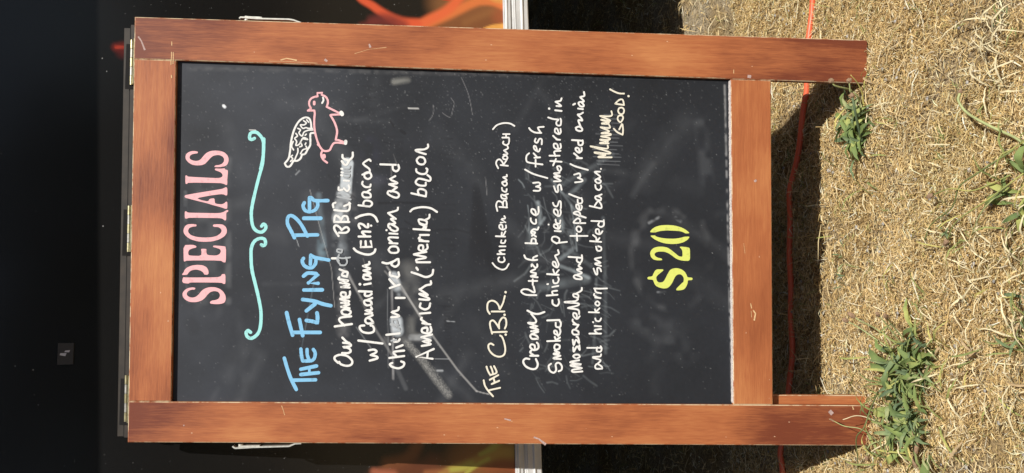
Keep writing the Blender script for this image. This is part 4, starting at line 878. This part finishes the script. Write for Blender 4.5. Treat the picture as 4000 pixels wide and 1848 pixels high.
def leaf_mesh(mt, L_, W, arch, droop, twist, tip=.25, n=9):
    V = []; F = []
    for i in range(n+1):
        t = i/n
        wv = W*(max(0, math.sin(math.pi*min(1, t**1.15)))**.65)*.5+.0010*(1-t)
        if i == n: wv = .0003
        x = L_*t*(1-.12*droop*t); z = arch*L_*math.sin(math.pi*t*.75)-droop*L_*.35*t*t
        z += .0012*math.sin(t*19+twist*5)
        cup = .28*wv
        tw = twist*t*1.1
        for s_, up in ((-1, 1), (-.5, .28), (0, 0), (.5, .28), (1, 1)):
            yy = s_*wv*math.cos(tw); zz_ = z+cup*up*(1 if s_ else 0)+s_*wv*math.sin(tw)+.0006*math.sin(t*27+s_*9)
            V.append((x, yy+.012*twist*t*t, zz_))
    for i in range(n):
        for k in range(4): F.append((i*5+k, (i+1)*5+k, (i+1)*5+k+1, i*5+k+1))
    o = mobj('leaf', V, F, mt, None, smooth=True, link_it=False); return o.data
LM = {}
def leafset(key, mt, W0, W1):
    LM[key] = [leaf_mesh(mt, .07, random.uniform(W0, W1), random.uniform(.1, .5), random.uniform(.2, 1.0), random.uniform(-1, 1)) for _ in range(9)]
leafset('wide', M_leaf, .008, .0165); leafset('blue', M_leafb, .005, .0105); leafset('thin', M_grass, .002, .0034); leafset('dead', M_dead, .004, .008); leafset('dry', M_drygrass, .0012, .0024)
def add_leaf(root, key, x, y, z, yaw_, pitch, L_):
    me = random.choice(LM[key])
    o = bpy.data.objects.new('leaf', me); link(o, root)
    o.location = (x, y, z); o.rotation_euler = (random.uniform(-.5, .5), -pitch, yaw_); s_ = L_/.07; o.scale = (s_, s_*random.uniform(.85, 1.15), s_)
def plant(name, label, cat, x, y, spec, spread=(.03, .02), group=None):
    root = thing(name, label, cat, (x, y, 0), group=group)
    for key, n_, l0, l1, p0, p1 in spec:
        for k in range(n_):
            a = 2*math.pi*random.random() if key in ('dry', 'dead', 'thin') else 2*math.pi*(k+random.random()*.8)/n_
            sp_ = 1.5 if key in ('dry', 'dead', 'thin') else .6
            add_leaf(root, key, random.gauss(0, spread[0]*sp_), random.gauss(0, spread[1]*sp_), .003+random.random()*.004, a, random.uniform(p0, p1), random.uniform(l0, l1))
    return root
def stalk(root, pts, r0=.0011, r1=.0009, head=None, off=(0, 0, 0), mt=None):
    P_ = catmull(pts, 6); P_ = [(p[0]-root.location.x, p[1]-root.location.y, p[2]) for p in P_]
    v, f = tube(P_, list(np.linspace(r0, r1, len(P_))), 7); s_ = mobj('stem', v, f, mt or M_stem, root, smooth=True)
    if head:
        e = Vector(P_[-1]); d = (e-Vector(P_[-3])).normalized(); V = []; F = []
        prof_ = [(0, .3), (.15, .8), (.4, 1), (.7, .85), (.92, .5), (1, .1)]
        v, f = tube([e+d*(head[0]*t-.001) for t, _ in prof_], [head[1]*(q_+random.uniform(-.08, .08)) for _, q_ in prof_], 9)
        v = [Vector(p)+Vector((random.gauss(0, .0003), random.gauss(0, .0003), random.gauss(0, .0003))) for p in v]
        mobj('seed_head', v, f, M_seed, s_)
random.seed(21)
GP = 'plantain weeds in the dry lawn'
pA = plant('plantain', 'largest green plantain clump, in front of the left foot, upper half with brown seed heads', 'plant', -.178, -.108, [('wide', 46, .026, .060, .1, .7), ('blue', 44, .02, .05, .2, 1.0), ('thin', 55, .03, .06, .1, .6), ('dead', 9, .02, .035, 0, .3), ('dry', 16, .02, .055, .02, .4)], (.036, .030), GP)
pA2 = plant('plantain', 'green plantain clump touching the end of the left foot of the sign', 'plant', -.252, -.098, [('wide', 40, .026, .056, .1, .6), ('blue', 50, .02, .05, .2, .8), ('thin', 55, .03, .06, .1, .6), ('dead', 9, .02, .04, 0, .3), ('dry', 14, .02, .05, .02, .4)], (.036, .030), GP)
stalk(pA, [(-.150, -.07, .005), (-.128, -.055, .03), (-.118, -.05, .05), (-.112, -.045, .058)], head=(.012, .0036))
stalk(pA, [(-.150, -.08, .005), (-.125, -.085, .03), (-.108, -.09, .05)], head=(.009, .003))
stalk(pA, [(-.145, -.09, .005), (-.122, -.1, .035), (-.11, -.11, .052)], head=(.012, .0034))
stalk(pA, [(-.16, -.06, .005), (-.13, -.02, .03), (-.12, -.01, .045)], head=(.010, .0034))
stalk(pA2, [(-.26, -.09, .005), (-.28, -.11, .012), (-.30, -.115, .012)], head=(.016, .004))
stalk(pA2, [(-.24, -.1, .005), (-.262, -.125, .015), (-.28, -.125, .016)], head=(.016, .004))
pB = plant('plantain', 'green plantain beside the right foot, with curved stalks bending over the frame', 'plant', .172, .016, [('blue', 34, .024, .046, .1, .6), ('wide', 40, .026, .052, .1, .5), ('thin', 16, .03, .05, .1, .5), ('dead', 4, .02, .03, 0, .3), ('dry', 8, .02, .04, 0, .3)], (.034, .018), GP)
stalk(pB, [(.205, .012, .006), (.2113, .01, .0099), (.2196, 0, .0237), (.2274, 0, .0356), (.2276, -.005, .047), (.2292, -.01, .067), (.2341, -.012, .0736)], .0016, .0013, head=(.007, .0046))
stalk(pB, [(.2196, 0, .0237), (.2229, -.003, .036), (.228, -.006, .0389), (.2373, -.01, .043)], .0011, .001, head=(.006, .0045))
stalk(pB, [(.205, .008, .004), (.2112, .008, .006), (.223, 0, .0134), (.2361, -.008, .0271), (.2467, -.012, .0418)], .0016, .0006, mt=M_grass)
stalk(pB, [(.15, .0036, .01), (.1715, -.0134, .03), (.1914, -.0273, .045), (.2099, -.0283, .05)], .0022, .0018, head=(.008, .0042), mt=M_leafb)
pC = plant('plantain', 'leafy green plantain at the edge of the picture with long stems reaching over the straw', 'plant', .052, -.308, [('wide', 16, .035, .055, .1, .5), ('thin', 14, .04, .08, .1, .5), ('dry', 12, .03, .07, .05, .3), ('dead', 4, .02, .04, 0, .3)], (.04, .014), GP)
stalk(pC, [(.10, -.305, .02), (.078, -.262, .03), (.062, -.225, .03), (.038, -.20, .02), (.018, -.15, .012), (-.005, -.128, .006)], .0012, .0007, mt=M_grass)
stalk(pC, [(.07, -.30, .02), (.055, -.25, .03), (.06, -.215, .035), (.055, -.175, .03)], .001, .0008, head=(.016, .0036), mt=M_grass)
stalk(pC, [(.07, -.32, .02), (.04, -.27, .03), (.018, -.22, .03), (-.005, -.19, .02)], .001, .0007, head=(.014, .0035), mt=M_grass)
stalk(pC, [(.06, -.30, .02), (.03, -.26, .025), (.0, -.225, .012)], .001, .0007, mt=M_stem)
g1 = thing('grass_stalk', 'single curved green stalk with a nodding head, on the straw beyond the right foot', 'grass', (.13, -.30, 0))
stalk(g1, [(.10, -.315, .004), (.116, -.298, .012), (.135, -.265, .02), (.155, -.235, .026), (.172, -.224, .03), (.182, -.224, .028)], .0018, .0018, head=(.007, .0026), mt=M_stem)
pD = plant('grass_clump', 'patch of green and dead grass at the edge of the picture, beyond the largest plantain', 'grass', -.11, -.305, [('blue', 8, .02, .035, .1, .8), ('thin', 26, .02, .045, .1, .7), ('dry', 30, .02, .06, .05, .5), ('dead', 12, .02, .04, 0, .4)], (.05, .010))
pE = plant('weed', 'small dark grey-green weed beside the shadow edge under the bottom rail', 'plant', -.032, .060, [('blue', 12, .010, .022, .1, .9), ('thin', 10, .015, .03, .2, .9), ('dry', 8, .015, .035, .1, .5)], (.028, .012))
pF = plant('weed', 'small dark weed half hidden in pale straw under the long green stems', 'plant', .012, -.175, [('blue', 14, .010, .022, .1, .9), ('dry', 18, .02, .045, .1, .6), ('thin', 8, .02, .04, .1, .7)], (.028, .013))
pG = plant('weed', 'tiny green sprig near the upper corner, above the bleached straw tuft', 'plant', .268, -.275, [('blue', 7, .008, .014, .1, .8), ('dry', 5, .02, .03, .1, .5)], (.008, .006))
pH = plant('straw_tuft', 'flattened tuft of bleached straw near the upper right corner', 'grass', .240, -.255, [('dry', 46, .02, .055, -.05, .2)], (.022, .010))
pI = plant('straw_tuft', 'forked sprig of pale straw beside the plantain at the right foot', 'grass', .195, -.045, [('dry', 8, .03, .055, -.05, .1)], (.010, .006))
pJ = plant('straw_tuft', 'scattered pale straw blades between the two far weeds', 'grass', -.055, -.232, [('dry', 26, .02, .055, -.05, .2)], (.032, .018))
pK = plant('straw_tuft', 'brown and pale straw sprig below the long stems, towards the edge of the picture', 'grass', -.17, -.225, [('dry', 18, .02, .05, -.05, .2), ('dead', 5, .02, .035, 0, .3)], (.028, .016))
gl = thing('grass_clump', 'seeding grass blades crossing the front of the left foot of the sign', 'grass', (-.255, -.04, 0))
stalk(gl, [(-.2207, -.0331, .01), (-.2419, -.0636, .045), (-.2669, -.063, .055), (-.2855, -.0381, .05), (-.317, -.0124, .03), (-.3418, .015, .01)], .0011, .0007, mt=M_grass)
stalk(gl, [(-.2975, -.0389, .01), (-.2843, -.0487, .03), (-.2713, -.0471, .05), (-.2695, -.0321, .065), (-.2648, -.012, .07)], .0009, .0005, head=(.010, .0012), mt=M_stem)
stalk(gl, [(-.29, -.05, .003), (-.31, -.02, .012), (-.34, .02, .010)], .0012, .0007, mt=M_drygrass)
stalk(gl, [(-.285, -.05, .004), (-.30, -.022, .016), (-.318, -.012, .014)], .001, .0007, head=(.008, .003), mt=M_stem)
stalk(gl, [(-.27, -.06, .003), (-.255, -.035, .04), (-.262, -.02, .06)], .0009, .0005, mt=M_drygrass)
